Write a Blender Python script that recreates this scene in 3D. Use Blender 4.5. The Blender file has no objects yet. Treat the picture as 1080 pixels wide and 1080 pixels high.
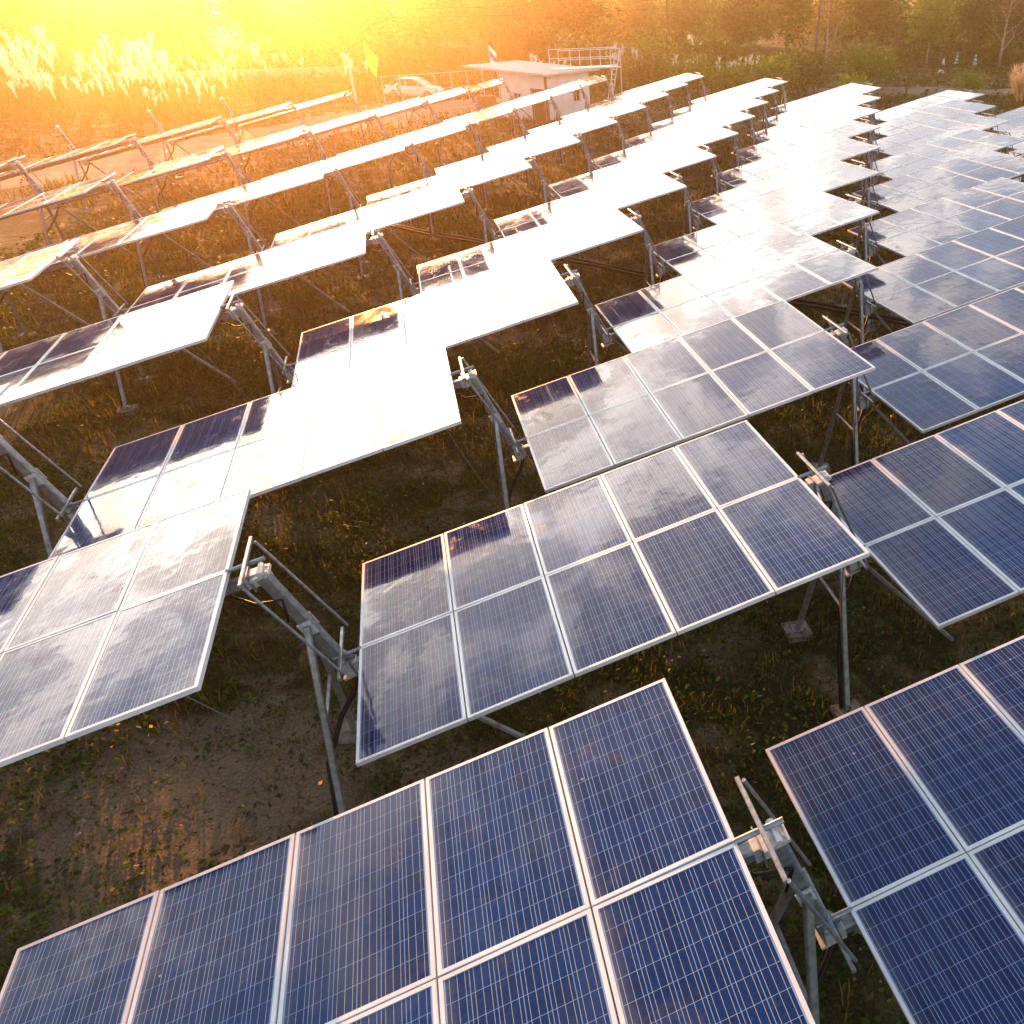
import bpy, math, random
import numpy as np
from mathutils import Matrix, Vector
rnd = random.Random(7)
rng = np.random.default_rng(7)
R_ = math.radians
sc = bpy.context.scene
C = sc.collection

# ------------------------------------------------------------------ camera, sky, sun, exposure
H = 7.7                                     # camera height above the ground
FPX, CXPX = 874.3, 540 + 207.0              # focal length and optical axis in photo pixels (the photo is an off-centre crop)
CAMROT = ((0.999991, 0.00414, 0.0), (0.002231, -0.538975, 0.842319), (0.003487, -0.842312, -0.53898))
cd = bpy.data.cameras.new("camera")
cam = bpy.data.objects.new("camera", cd)
C.objects.link(cam)
sc.camera = cam
cd.sensor_width = 36
cd.lens = 36 * FPX / 1080
cd.shift_x = -(CXPX - 540) / 1080
cd.clip_end = 3000
m = Matrix(CAMROT)
right, down, fwd = m.col[0], m.col[1], m.col[2]
cm = Matrix((right, -down, -fwd)).transposed().to_4x4()
cm.translation = (0, 0, H)
cam.matrix_world = cm

SUN_EL, SUN_AZ = R_(6.5), R_(-27.0)         # azimuth clockwise from +Y
w = bpy.data.worlds.new("World")
sc.world = w
w.use_nodes = True
nt = w.node_tree
nt.nodes.clear()
N = nt.nodes.new
L = nt.links.new
out = N('ShaderNodeOutputWorld'); bg = N('ShaderNodeBackground'); sky = N('ShaderNodeTexSky')
sky.sky_type = 'NISHITA'
sky.sun_disc = False
sky.sun_elevation = SUN_EL
sky.sun_rotation = SUN_AZ
sky.altitude = 100
sky.air_density = 1.0
sky.dust_density = 3.0
sky.ozone_density = 2.0
bg.inputs['Strength'].default_value = 0.15
# thin torn clouds laid out on the sky's own directions
tc = N('ShaderNodeTexCoord'); sep = N('ShaderNodeSeparateXYZ'); L(tc.outputs['Generated'], sep.inputs[0])
den = N('ShaderNodeMath'); den.operation = 'MAXIMUM'; den.inputs[1].default_value = 0.02
L(sep.outputs['Z'], den.inputs[0])
addz = N('ShaderNodeMath'); addz.operation = 'ADD'; addz.inputs[1].default_value = 0.12; L(den.outputs[0], addz.inputs[0])
dx = N('ShaderNodeMath'); dx.operation = 'DIVIDE'; L(sep.outputs['X'], dx.inputs[0]); L(addz.outputs[0], dx.inputs[1])
dy = N('ShaderNodeMath'); dy.operation = 'DIVIDE'; L(sep.outputs['Y'], dy.inputs[0]); L(addz.outputs[0], dy.inputs[1])
cb = N('ShaderNodeCombineXYZ'); L(dx.outputs[0], cb.inputs[0]); L(dy.outputs[0], cb.inputs[1])
nz = N('ShaderNodeTexNoise'); nz.inputs['Scale'].default_value = 4.6; nz.inputs['Detail'].default_value = 9
nz.inputs['Roughness'].default_value = 0.62; nz.inputs['Distortion'].default_value = 0.5
L(cb.outputs[0], nz.inputs['Vector'])
cr = N('ShaderNodeMapRange'); cr.inputs['From Min'].default_value = 0.485; cr.inputs['From Max'].default_value = 0.56
cr.inputs['To Min'].default_value = 0.0; cr.inputs['To Max'].default_value = 0.95
L(nz.outputs['Fac'], cr.inputs['Value'])
lowz = N('ShaderNodeMapRange'); lowz.inputs['From Min'].default_value = 0.86; lowz.inputs['From Max'].default_value = 0.50   # clouds lie low
L(sep.outputs['Z'], lowz.inputs['Value'])
cm_ = N('ShaderNodeMath'); cm_.operation = 'MULTIPLY'; L(cr.outputs[0], cm_.inputs[0]); L(lowz.outputs[0], cm_.inputs[1])
bwn = N('ShaderNodeRGBToBW'); L(sky.outputs[0], bwn.inputs[0])
cl = N('ShaderNodeMix'); cl.data_type = 'RGBA'; cl.blend_type = 'MULTIPLY'; cl.inputs['Factor'].default_value = 1
L(bwn.outputs[0], cl.inputs['A']); cl.inputs['B'].default_value = (2.9, 2.65, 2.4, 1)
mx = N('ShaderNodeMix'); mx.data_type = 'RGBA'
L(cm_.outputs[0], mx.inputs['Factor']); L(sky.outputs[0], mx.inputs['A']); L(cl.outputs['Result'], mx.inputs['B'])
L(mx.outputs['Result'], bg.inputs['Color']); L(bg.outputs[0], out.inputs['Surface'])

sd = bpy.data.lights.new("sun", 'SUN')
sd.energy = 4.6
sd.angle = R_(0.6)
sd.color = (1.0, 0.39, 0.10)
sun = bpy.data.objects.new("sun", sd)
C.objects.link(sun)
sv = Vector((math.sin(SUN_AZ) * math.cos(SUN_EL), math.cos(SUN_AZ) * math.cos(SUN_EL), math.sin(SUN_EL)))
sun.rotation_euler = sv.to_track_quat('Z', 'Y').to_euler()
sun.location = (-40, 80, 40)
sc.view_settings.view_transform = 'Standard'
sc.view_settings.look = 'None'
sc.view_settings.exposure = 1.65
sc.view_settings.gamma = 1
sc.cycles.use_denoising = True
sc.cycles.max_bounces = 8
sc.cycles.transparent_max_bounces = 8
sc.cycles.volume_bounces = 0
sc.cycles.sample_clamp_indirect = 6
sc.render.film_transparent = False

# ------------------------------------------------------------------ projection used only to find what is in view (naming)
Mw = np.array(CAMROT)


def px(P):
    c = Mw.T @ (np.array(P, float) - np.array([0, 0, H]))
    if c[2] < 0.2:
        return None
    return CXPX + FPX * c[0] / c[2], 540 + FPX * c[1] / c[2]


# ------------------------------------------------------------------ helpers
def tag(o, label=None, cat=None, group=None, kind=None):
    if label: o['label'] = label
    if cat: o['category'] = cat
    if group: o['group'] = group
    if kind: o['kind'] = kind
    return o


def empty(name, loc, rz=0.0):
    o = bpy.data.objects.new(name, None)
    C.objects.link(o)
    o.location = loc
    o.rotation_euler = (0, 0, rz)
    o.empty_display_size = 0.3
    return o


class MB:
    """collects verts, faces, material slots"""
    def __init__(s):
        s.v = []; s.f = []; s.mi = []

    def add(s, vs, fs, mi=0):
        n = len(s.v)
        s.v += [tuple(v) for v in vs]
        s.f += [tuple(i + n for i in f) for f in fs]
        s.mi += [mi] * len(fs)
        return s

    def box(s, c, d, mi=0, rot=None):
        x, y, z = d[0] / 2, d[1] / 2, d[2] / 2
        vs = [Vector(p) for p in ((-x, -y, -z), (x, -y, -z), (x, y, -z), (-x, y, -z), (-x, -y, z), (x, -y, z), (x, y, z), (-x, y, z))]
        if rot is not None:
            vs = [rot @ p for p in vs]
        vs = [p + Vector(c) for p in vs]
        return s.add(vs, [(0, 3, 2, 1), (4, 5, 6, 7), (0, 1, 5, 4), (1, 2, 6, 5), (2, 3, 7, 6), (3, 0, 4, 7)], mi)

    def beam(s, p, q, wd, ht, mi=0, up=(0, 0, 1), bev=0.0):
        p, q = Vector(p), Vector(q)
        d = (q - p).normalized()
        sx = d.cross(Vector(up))
        if sx.length < 1e-4: sx = d.cross(Vector((1, 0, 0)))
        sx.normalize()
        u = sx.cross(d)
        a, b = wd / 2, ht / 2
        c = min(a, b) * 0.3
        prof = [(-a + c, -b), (a - c, -b), (a, -b + c), (a, b - c), (a - c, b), (-a + c, b), (-a, b - c), (-a, -b + c)]
        vs = []
        for e in (p, q):
            vs += [e + sx * x + u * y for x, y in prof]
        fs = [(i, (i + 1) % 8, 8 + (i + 1) % 8, 8 + i) for i in range(8)] + [tuple(range(7, -1, -1)), tuple(range(8, 16))]
        return s.add(vs, fs, mi)

    def tube(s, pts, rad, n=8, mi=0, cap=True):
        pts = [Vector(p) for p in pts]
        if not hasattr(rad, '__len__'): rad = [rad] * len(pts)
        base = len(s.v)
        vs = []
        prev = None
        for k, p in enumerate(pts):
            d = (pts[min(k + 1, len(pts) - 1)] - pts[max(k - 1, 0)]).normalized()
            if prev is None:
                sx = d.cross(Vector((0.13, 0.2, 1)))
                if sx.length < 1e-3: sx = d.cross(Vector((1, 0, 0)))
            else:
                sx = prev - d * prev.dot(d)
            sx.normalize(); prev = sx
            u = d.cross(sx)
            vs += [p + (sx * math.cos(2 * math.pi * i / n) + u * math.sin(2 * math.pi * i / n)) * rad[k] for i in range(n)]
        fs = []
        for k in range(len(pts) - 1):
            for i in range(n):
                fs.append((k * n + i, k * n + (i + 1) % n, (k + 1) * n + (i + 1) % n, (k + 1) * n + i))
        if cap:
            fs.append(tuple(range(n - 1, -1, -1)))
            fs.append(tuple((len(pts) - 1) * n + i for i in range(n)))
        return s.add(vs, fs, mi)

    def build(s, name, mats, parent=None, smooth=False, mesh_only=False):
        me = bpy.data.meshes.new(name)
        me.from_pydata([tuple(v) for v in s.v], [], s.f)
        if not isinstance(mats, (list, tuple)): mats = [mats]
        for mt in mats: me.materials.append(mt)
        me.polygons.foreach_set('material_index', s.mi)
        if smooth:
            me.polygons.foreach_set('use_smooth', [True] * len(s.f))
        me.update()
        if mesh_only: return me
        return link(name, me, parent)


def link(name, me, parent=None):
    o = bpy.data.objects.new(name, me)
    C.objects.link(o)
    if parent is not None: o.parent = parent
    return o


def np_mesh(name, V, F, mat, smooth=False, mi=None):
    """V (n,3), F (m,k) all the same corner count"""
    me = bpy.data.meshes.new(name)
    k = F.shape[1]
    me.vertices.add(len(V)); me.vertices.foreach_set('co', V.astype(np.float32).ravel())
    me.loops.add(F.size); me.loops.foreach_set('vertex_index', F.astype(np.int32).ravel())
    me.polygons.add(len(F)); me.polygons.foreach_set('loop_start', np.arange(0, F.size, k, dtype=np.int32))
    for mt in (mat if isinstance(mat, (list, tuple)) else [mat]): me.materials.append(mt)
    if mi is not None: me.polygons.foreach_set('material_index', mi.astype(np.int32))
    me.update(calc_edges=True)
    return me


# ------------------------------------------------------------------ materials
def mat(name, color=(.5, .5, .5), rough=.6, metal=0.0, spec=0.5, coat=0.0):
    mt = bpy.data.materials.new(name)
    mt.use_nodes = True
    b = mt.node_tree.nodes['Principled BSDF']
    b.inputs['Base Color'].default_value = (*color, 1)
    b.inputs['Roughness'].default_value = rough
    b.inputs['Metallic'].default_value = metal
    b.inputs['Specular IOR Level'].default_value = spec
    b.inputs['Coat Weight'].default_value = coat
    return mt


def noisy(name, c1, c2, scale=5, rough=.7, metal=0.0, detail=5, lo=.35, hi=.65, bump=0.0, coords='Object', spec=.5, rvar=0.0):
    mt = mat(name, c1, rough, metal, spec)
    t = mt.node_tree; b = t.nodes['Principled BSDF']
    tcn = t.nodes.new('ShaderNodeTexCoord')
    n = t.nodes.new('ShaderNodeTexNoise'); n.inputs['Scale'].default_value = scale; n.inputs['Detail'].default_value = detail
    if coords == 'World':
        g = t.nodes.new('ShaderNodeNewGeometry'); t.links.new(g.outputs['Position'], n.inputs['Vector'])
    else:
        t.links.new(tcn.outputs[coords], n.inputs['Vector'])
    r = t.nodes.new('ShaderNodeMapRange'); r.inputs['From Min'].default_value = lo; r.inputs['From Max'].default_value = hi
    t.links.new(n.outputs['Fac'], r.inputs['Value'])
    x = t.nodes.new('ShaderNodeMix'); x.data_type = 'RGBA'
    x.inputs['A'].default_value = (*c1, 1); x.inputs['B'].default_value = (*c2, 1)
    t.links.new(r.outputs[0], x.inputs['Factor']); t.links.new(x.outputs['Result'], b.inputs['Base Color'])
    if rvar:
        rr = t.nodes.new('ShaderNodeMapRange'); rr.inputs['To Min'].default_value = rough - rvar; rr.inputs['To Max'].default_value = rough + rvar
        t.links.new(n.outputs['Fac'], rr.inputs['Value']); t.links.new(rr.outputs[0], b.inputs['Roughness'])
    if bump:
        bp = t.nodes.new('ShaderNodeBump'); bp.inputs['Strength'].default_value = bump; bp.inputs['Distance'].default_value = .05
        t.links.new(n.outputs['Fac'], bp.inputs['Height']); t.links.new(bp.outputs[0], b.inputs['Normal'])
    return mt


def leafmat(name, c1, c2, trans=.45, scale=.6, rough=.6):
    """thin leaf or blade: diffuse plus light passing through it; clumps differ in colour"""
    mt = bpy.data.materials.new(name); mt.use_nodes = True
    t = mt.node_tree; t.nodes.clear()
    o = t.nodes.new('ShaderNodeOutputMaterial'); d = t.nodes.new('ShaderNodeBsdfPrincipled'); tr = t.nodes.new('ShaderNodeBsdfTranslucent')
    mxs = t.nodes.new('ShaderNodeMixShader'); mxs.inputs[0].default_value = trans
    g = t.nodes.new('ShaderNodeNewGeometry')
    n = t.nodes.new('ShaderNodeTexNoise'); n.inputs['Scale'].default_value = scale; n.inputs['Detail'].default_value = 4
    t.links.new(g.outputs['Position'], n.inputs['Vector'])
    oi = t.nodes.new('ShaderNodeObjectInfo')
    ad = t.nodes.new('ShaderNodeMath'); ad.operation = 'MULTIPLY_ADD'; ad.inputs[1].default_value = .35; 
    t.links.new(oi.outputs['Random'], ad.inputs[0]); t.links.new(n.outputs['Fac'], ad.inputs[2])
    isl = t.nodes.new('ShaderNodeMath'); isl.operation = 'MULTIPLY_ADD'; isl.inputs[1].default_value = .3
    t.links.new(g.outputs['Random Per Island'], isl.inputs[0]); t.links.new(ad.outputs[0], isl.inputs[2])
    r = t.nodes.new('ShaderNodeMapRange'); r.inputs['From Min'].default_value = .55; r.inputs['From Max'].default_value = 1.05
    t.links.new(isl.outputs[0], r.inputs['Value'])
    x = t.nodes.new('ShaderNodeMix'); x.data_type = 'RGBA'
    x.inputs['A'].default_value = (*c1, 1); x.inputs['B'].default_value = (*c2, 1)
    t.links.new(r.outputs[0], x.inputs['Factor'])
    t.links.new(x.outputs['Result'], d.inputs['Base Color']); t.links.new(x.outputs['Result'], tr.inputs['Color'])
    d.inputs['Roughness'].default_value = rough; d.inputs['Specular IOR Level'].default_value = .25
    t.links.new(d.outputs[0], mxs.inputs[1]); t.links.new(tr.outputs[0], mxs.inputs[2]); t.links.new(mxs.outputs[0], o.inputs['Surface'])
    return mt


def cell_material():
    """poly-crystalline cells, busbars and cell gaps under dusty glass"""
    mt = bpy.data.materials.new('solar_cells'); mt.use_nodes = True
    t = mt.node_tree; b = t.nodes['Principled BSDF']; nn = t.nodes.new; lk = t.links.new
    tcn = nn('ShaderNodeTexCoord'); sp = nn('ShaderNodeSeparateXYZ'); lk(tcn.outputs['Object'], sp.inputs[0])
    oi = nn('ShaderNodeObjectInfo')

    def mth(op, a, bb=None, c=None):
        q = nn('ShaderNodeMath'); q.operation = op
        for k, v in enumerate((a, bb, c)):
            if v is None: continue
            if isinstance(v, (int, float)): q.inputs[k].default_value = v
            else: lk(v, q.inputs[k])
        return q.outputs[0]

    def line(v, pitch, off, half):
        f = mth('FRACT', mth('DIVIDE', mth('ADD', v, off), pitch))
        dd = mth('ABSOLUTE', mth('SUBTRACT', f, .5))          # .5 at the line, 0 between
        return mth('GREATER_THAN', dd, .5 - half / pitch)
    X, Y = sp.outputs['X'], sp.outputs['Y']
    cw, ch = 0.1535, 0.1585                                    # six by ten cells
    gx = line(X, cw, cw * 3, .0022); gy = line(Y, ch, ch * 5, .0015)
    fx = mth('FRACT', mth('DIVIDE', mth('ADD', X, cw * 3), cw))
    bus = 0
    for c in (.18, .5, .82):
        k = mth('LESS_THAN', mth('ABSOLUTE', mth('SUBTRACT', fx, c)), .0085)
        bus = k if isinstance(bus, int) else mth('MAXIMUM', bus, k)
    gap = mth('MAXIMUM', gx, gy)
    edge = mth('MAXIMUM', mth('GREATER_THAN', mth('ABSOLUTE', X), cw * 3 + .002), mth('GREATER_THAN', mth('ABSOLUTE', Y), ch * 5 + .002))
    white = mth('MAXIMUM', gap, edge)
    # crystal grains and cell-to-cell tint
    cellid = nn('ShaderNodeCombineXYZ')
    lk(mth('FLOOR', mth('DIVIDE', mth('ADD', X, cw * 3), cw)), cellid.inputs[0]); lk(mth('FLOOR', mth('DIVIDE', mth('ADD', Y, ch * 5), ch)), cellid.inputs[1]); lk(oi.outputs['Random'], cellid.inputs[2])
    wn = nn('ShaderNodeTexWhiteNoise'); lk(cellid.outputs[0], wn.inputs['Vector'])
    vo = nn('ShaderNodeTexVoronoi'); vo.inputs['Scale'].default_value = 55; lk(tcn.outputs['Object'], vo.inputs['Vector'])
    vbw = nn('ShaderNodeRGBToBW'); lk(vo.outputs['Color'], vbw.inputs[0])
    tint = mth('ADD', mth('MULTIPLY', wn.outputs['Value'], .45), mth('MULTIPLY', vbw.outputs[0], .5))
    c1 = nn('ShaderNodeMix'); c1.data_type = 'RGBA'; lk(tint, c1.inputs['Factor'])
    c1.inputs['A'].default_value = (.0004, .014, .070, 1); c1.inputs['B'].default_value = (.0006, .052, .22, 1)
    # some modules are more violet than others
    c1b = nn('ShaderNodeMix'); c1b.data_type = 'RGBA'; c1b.inputs['B'].default_value = (.006, .005, .055, 1)
    lk(mth('MULTIPLY', mth('FRACT', mth('MULTIPLY', oi.outputs['Random'], 7.31)), .75), c1b.inputs['Factor']); lk(c1.outputs['Result'], c1b.inputs['A'])
    c2 = nn('ShaderNodeMix'); c2.data_type = 'RGBA'; lk(white, c2.inputs['Factor']); lk(c1b.outputs['Result'], c2.inputs['A']); c2.inputs['B'].default_value = (.22, .33, .52, 1)
    c3 = nn('ShaderNodeMix'); c3.data_type = 'RGBA'; lk(bus, c3.inputs['Factor']); lk(c2.outputs['Result'], c3.inputs['A']); c3.inputs['B'].default_value = (.46, .47, .48, 1)
    # dust and dried water marks, flowing with the ground position so that they run on over the seams of a module differently each time
    geo = nn('ShaderNodeNewGeometry')
    offv = nn('ShaderNodeVectorMath'); offv.operation = 'ADD'
    rv = nn('ShaderNodeCombineXYZ'); lk(mth('MULTIPLY', oi.outputs['Random'], 3.0), rv.inputs[0]); lk(mth('MULTIPLY', oi.outputs['Random'], 1.7), rv.inputs[1])
    lk(geo.outputs['Position'], offv.inputs[0]); lk(rv.outputs[0], offv.inputs[1])
    dn = nn('ShaderNodeTexNoise'); dn.inputs['Scale'].default_value = .85; dn.inputs['Detail'].default_value = 9; dn.inputs['Roughness'].default_value = .62; dn.inputs['Distortion'].default_value = 1.1
    lk(offv.outputs[0], dn.inputs['Vector'])
    dm = nn('ShaderNodeMapRange'); dm.inputs['From Min'].default_value = .42; dm.inputs['From Max'].default_value = .68; lk(dn.outputs['Fac'], dm.inputs['Value'])
    st = nn('ShaderNodeTexNoise'); st.inputs['Scale'].default_value = 2.1; st.inputs['Detail'].default_value = 11; st.inputs['Roughness'].default_value = .72; st.inputs['Distortion'].default_value = .7
    lk(offv.outputs[0], st.inputs['Vector'])
    sm = nn('ShaderNodeMapRange'); sm.inputs['From Min'].default_value = .56; sm.inputs['From Max'].default_value = .64; lk(st.outputs['Fac'], sm.inputs['Value'])
    # dried run-off streaks along the fall of the glass
    sc_ = nn('ShaderNodeVectorMath'); sc_.operation = 'MULTIPLY'; sc_.inputs[1].default_value = (1.4, 16, 1); lk(tcn.outputs['Object'], sc_.inputs[0])
    sa = nn('ShaderNodeVectorMath'); sa.operation = 'ADD'; lk(sc_.outputs[0], sa.inputs[0]); lk(rv.outputs[0], sa.inputs[1])
    sn = nn('ShaderNodeTexNoise'); sn.inputs['Scale'].default_value = 1.6; sn.inputs['Detail'].default_value = 6; lk(sa.outputs[0], sn.inputs['Vector'])
    sk = nn('ShaderNodeMapRange'); sk.inputs['From Min'].default_value = .55; sk.inputs['From Max'].default_value = .75; lk(sn.outputs['Fac'], sk.inputs['Value'])
    spots = nn('ShaderNodeTexVoronoi'); spots.inputs['Scale'].default_value = 2.3; spots.inputs['Randomness'].default_value = 1; lk(offv.outputs[0], spots.inputs['Vector'])
    drop = mth('LESS_THAN', spots.outputs['Distance'], .030)
    le = nn('ShaderNodeMapRange'); le.interpolation_type = 'SMOOTHSTEP'; le.inputs['From Min'].default_value = -.36; le.inputs['From Max'].default_value = -.475; lk(X, le.inputs['Value'])
    ledge = mth('MULTIPLY', le.outputs[0], mth('MULTIPLY', st.outputs['Fac'], .30))
    dust = mth('ADD', ledge, mth('ADD', mth('ADD', mth('MULTIPLY', dm.outputs[0], .02), mth('MULTIPLY', drop, .7)), mth('ADD', mth('MULTIPLY', sm.outputs[0], .05), mth('MULTIPLY', sk.outputs[0], .025))))
    c4 = nn('ShaderNodeMix'); c4.data_type = 'RGBA'; lk(dust, c4.inputs['Factor']); lk(c3.outputs['Result'], c4.inputs['A']); c4.inputs['B'].default_value = (.42, .36, .28, 1)
    lk(c4.outputs['Result'], b.inputs['Base Color'])
    rg = mth('ADD', mth('ADD', mth('MULTIPLY', dm.outputs[0], .10), .07), mth('MULTIPLY', sm.outputs[0], .16))
    lk(mth('SUBTRACT', .62, mth('MULTIPLY', sm.outputs[0], .45)), b.inputs['Coat Weight'])
    lk(rg, b.inputs['Roughness'])
    b.inputs['IOR'].default_value = 1.5
    b.inputs['Specular IOR Level'].default_value = .3
    b.inputs['Coat Roughness'].default_value = .03
    b.inputs['Coat IOR'].default_value = 1.5
    # anti-reflection layer thins where grime lies: colour of the sheen shifts
    # very slight waviness of the tempered glass
    wv = nn('ShaderNodeTexNoise'); wv.inputs['Scale'].default_value = 3.0; wv.inputs['Detail'].default_value = 2; lk(offv.outputs[0], wv.inputs['Vector'])
    bp = nn('ShaderNodeBump'); bp.inputs['Strength'].default_value = .12; bp.inputs['Distance'].default_value = .02
    lk(wv.outputs['Fac'], bp.inputs['Height']); lk(bp.outputs[0], b.inputs['Normal']); lk(bp.outputs[0], b.inputs['Coat Normal'])
    return mt


M_CELL = cell_material()
M_FRAME = noisy('anodised_aluminium', (.78, .79, .80), (.62, .64, .66), 3, .38, .1, rvar=.08)
M_BACK = mat('module_backsheet', (.80, .79, .77), .6)
M_GALV = noisy('galvanised_steel', (.31, .34, .37), (.20, .21, .22), 16, .42, .6, detail=8, lo=.38, hi=.66, rvar=.16, bump=.1)
M_GALV2 = noisy('dull_steel', (.27, .28, .30), (.20, .12, .07), 8, .5, .5, detail=8, lo=.5, hi=.72, rvar=.12)
M_PLATE = noisy('zinc_plate', (.66, .67, .66), (.45, .46, .46), 20, .45, .3)
M_CONC = noisy('weathered_concrete', (.30, .27, .23), (.17, .15, .12), 9, .9, bump=.4)
M_CABLE = mat('black_cable', (.008, .008, .009), .5, 0, .25)
M_WIRE = mat('thin_wire', (.16, .16, .17), .5, .4)
M_WHITE = noisy('white_wall_paint', (.92, .92, .92), (.82, .81, .80), 1.5, .75, coords='Object')
M_ROOF = noisy('grey_sheet_roof', (.36, .40, .44), (.28, .32, .36), 2, .5, .3)
M_TRIM = mat('red_brown_trim', (.30, .07, .04), .6)
M_DARK = mat('dark_opening', (.03, .025, .02), .7)
M_GLASS = mat('window_glass', (.02, .025, .03), .08)
M_PAINTSTEEL = noisy('pale_painted_steel', (.62, .68, .72), (.45, .5, .54), 6, .5, .1)
M_CAR = mat('white_car_paint', (.80, .80, .80), .25, 0, .5, .6)
M_TYRE = mat('tyre_rubber', (.02, .02, .02), .8)
M_RIM = mat('alloy_rim', (.5, .5, .52), .3, .8)
M_LAMP = mat('clear_lens', (.7, .72, .75), .1)
M_TAIL = mat('red_lens', (.5, .02, .02), .2)
M_POLE = noisy('weathered_pole', (.16, .13, .10), (.09, .075, .06), 8, .9)
M_WOOD = noisy('pallet_wood', (.38, .25, .13), (.24, .15, .08), 9, .85)
M_YEL = leafmat('yellow_flag_cloth', (.75, .55, .03), (.85, .68, .06), .4, 2)
M_FRED = leafmat('red_cloth', (.55, .03, .03), (.6, .05, .05), .35, 2)
M_FWHT = leafmat('white_cloth', (.8, .8, .78), (.8, .8, .8), .35, 2)
M_FBLU = leafmat('blue_cloth', (.03, .05, .3), (.04, .06, .35), .35, 2)
M_GREEN = noisy('cone_green', (.05, .3, .18), (.08, .36, .22), 3, .6)
M_CWHITE = mat('cone_white', (.75, .8, .8), .5)
M_REDROOF = noisy('red_tile_roof', (.42, .10, .06), (.30, .07, .04), 3, .7)
M_BARK = noisy('bark', (.16, .12, .085), (.07, .05, .035), 6, .9)
M_PALEBARK = noisy('pale_bark', (.42, .38, .32), (.26, .22, .18), 6, .85)
M_LEAF_DK = leafmat('leaf_dark', (.018, .065, .010), (.08, .15, .022), .5, .25)
M_LEAF_OL = leafmat('leaf_olive', (.040, .085, .014), (.16, .21, .035), .5, .25)
M_LEAF_DRY = leafmat('leaf_dry', (.09, .075, .022), (.24, .15, .05), .5, .3)
M_LEAF_BR = leafmat('leaf_bright', (.07, .15, .015), (.24, .32, .04), .55, .5)
M_WEED = leafmat('weed_leaf', (.024, .062, .008), (.10, .14, .020), .35, .7)
M_GRASS = leafmat('dry_grass_blade', (.075, .070, .014), (.28, .18, .030), .4, .8)
M_PLUME = leafmat('grass_plume', (.84, .78, .66), (.93, .90, .84), .6, 1.5)
M_TANPL = leafmat('tan_plume', (.72, .44, .24), (.85, .6, .34), .5, 1.5)
M_FLOW = leafmat('orange_flower', (.55, .22, .02), (.7, .38, .04), .5, 4)


def ground_material():
    mt = bpy.data.materials.new('weedy_soil'); mt.use_nodes = True
    t = mt.node_tree; b = t.nodes['Principled BSDF']; nn = t.nodes.new; lk = t.links.new
    g = nn('ShaderNodeNewGeometry')

    def noise(sca, det=6, ro=.6, dist=0):
        n = nn('ShaderNodeTexNoise'); n.inputs['Scale'].default_value = sca; n.inputs['Detail'].default_value = det
        n.inputs['Roughness'].default_value = ro; n.inputs['Distortion'].default_value = dist
        lk(g.outputs['Position'], n.inputs['Vector']); return n.outputs['Fac']

    def mr(v, a, c):
        r = nn('ShaderNodeMapRange'); r.inputs['From Min'].default_value = a; r.inputs['From Max'].default_value = c; lk(v, r.inputs['Value']); return r.outputs[0]

    def mix(f, a, c):
        x = nn('ShaderNodeMix'); x.data_type = 'RGBA'; lk(f, x.inputs['Factor'])
        for k, v in (('A', a), ('B', c)):
            if isinstance(v, tuple): x.inputs[k].default_value = (*v, 1)
            else: lk(v, x.inputs[k])
        return x.outputs['Result']
    soil = mix(mr(noise(2.2, 9, .65, .4), .35, .68), (.12, .082, .048), (.27, .19, .118))
    soil = mix(mr(noise(28, 5, .7), .42, .7), soil, (.34, .27, .18))
    soil = mix(mr(noise(9, 8, .7, 1.0), .56, .62), soil, (.045, .034, .022))
    litter = mix(mr(noise(35, 4, .7), .40, .65), (.030, .032, .010), (.10, .080, .030))
    dv = nn('ShaderNodeVectorMath'); dv.operation = 'DISTANCE'; dv.inputs[1].default_value = (-5.7, 6.1, 0); lk(g.outputs['Position'], dv.inputs[0])
    patch = nn('ShaderNodeMapRange'); patch.inputs['From Min'].default_value = 2.3; patch.inputs['From Max'].default_value = .8; patch.inputs['To Max'].default_value = .22
    lk(dv.outputs['Value'], patch.inputs['Value'])
    am = nn('ShaderNodeMath'); am.operation = 'ADD'; lk(noise(.55, 7, .6, .3), am.inputs[0]); lk(patch.outputs[0], am.inputs[1])
    col = mix(mr(am.outputs[0], .50, .58), litter, soil)
    lk(col, b.inputs['Base Color']); b.inputs['Roughness'].default_value = .95; b.inputs['Specular IOR Level'].default_value = .15
    bp = nn('ShaderNodeBump'); bp.inputs['Strength'].default_value = .7; bp.inputs['Distance'].default_value = .06
    lk(noise(7, 8, .65), bp.inputs['Height']); lk(bp.outputs[0], b.inputs['Normal'])
    return mt


M_GROUND = ground_material()
M_SAND = noisy('pale_dirt', (.40, .30, .21), (.27, .19, .13), .8, .95, bump=.5, coords='World', spec=.15)
M_PATH = noisy('pinkish_dirt', (.33, .23, .18), (.20, .14, .10), .6, .95, bump=.5, coords='World', spec=.15)

# ------------------------------------------------------------------ ground
def sheet(name, poly, z, mt, label=None):
    mb = MB(); mb.add([(x, y, z) for x, y in poly], [tuple(range(len(poly)))])
    o = mb.build(name, mt); tag(o, label, 'ground', kind='structure'); return o


def gz(x, y):
    """gentle swell of the ground"""
    f = np.clip((np.hypot(x, y) - 6) / 25, 0, 1)
    return f * (.10 * np.sin(x * .21 + 1) * np.cos(y * .17) + .05 * np.sin(x * .6 + y * .5)) - .15 * np.clip((y - 9) / 8, 0, 1)


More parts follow.
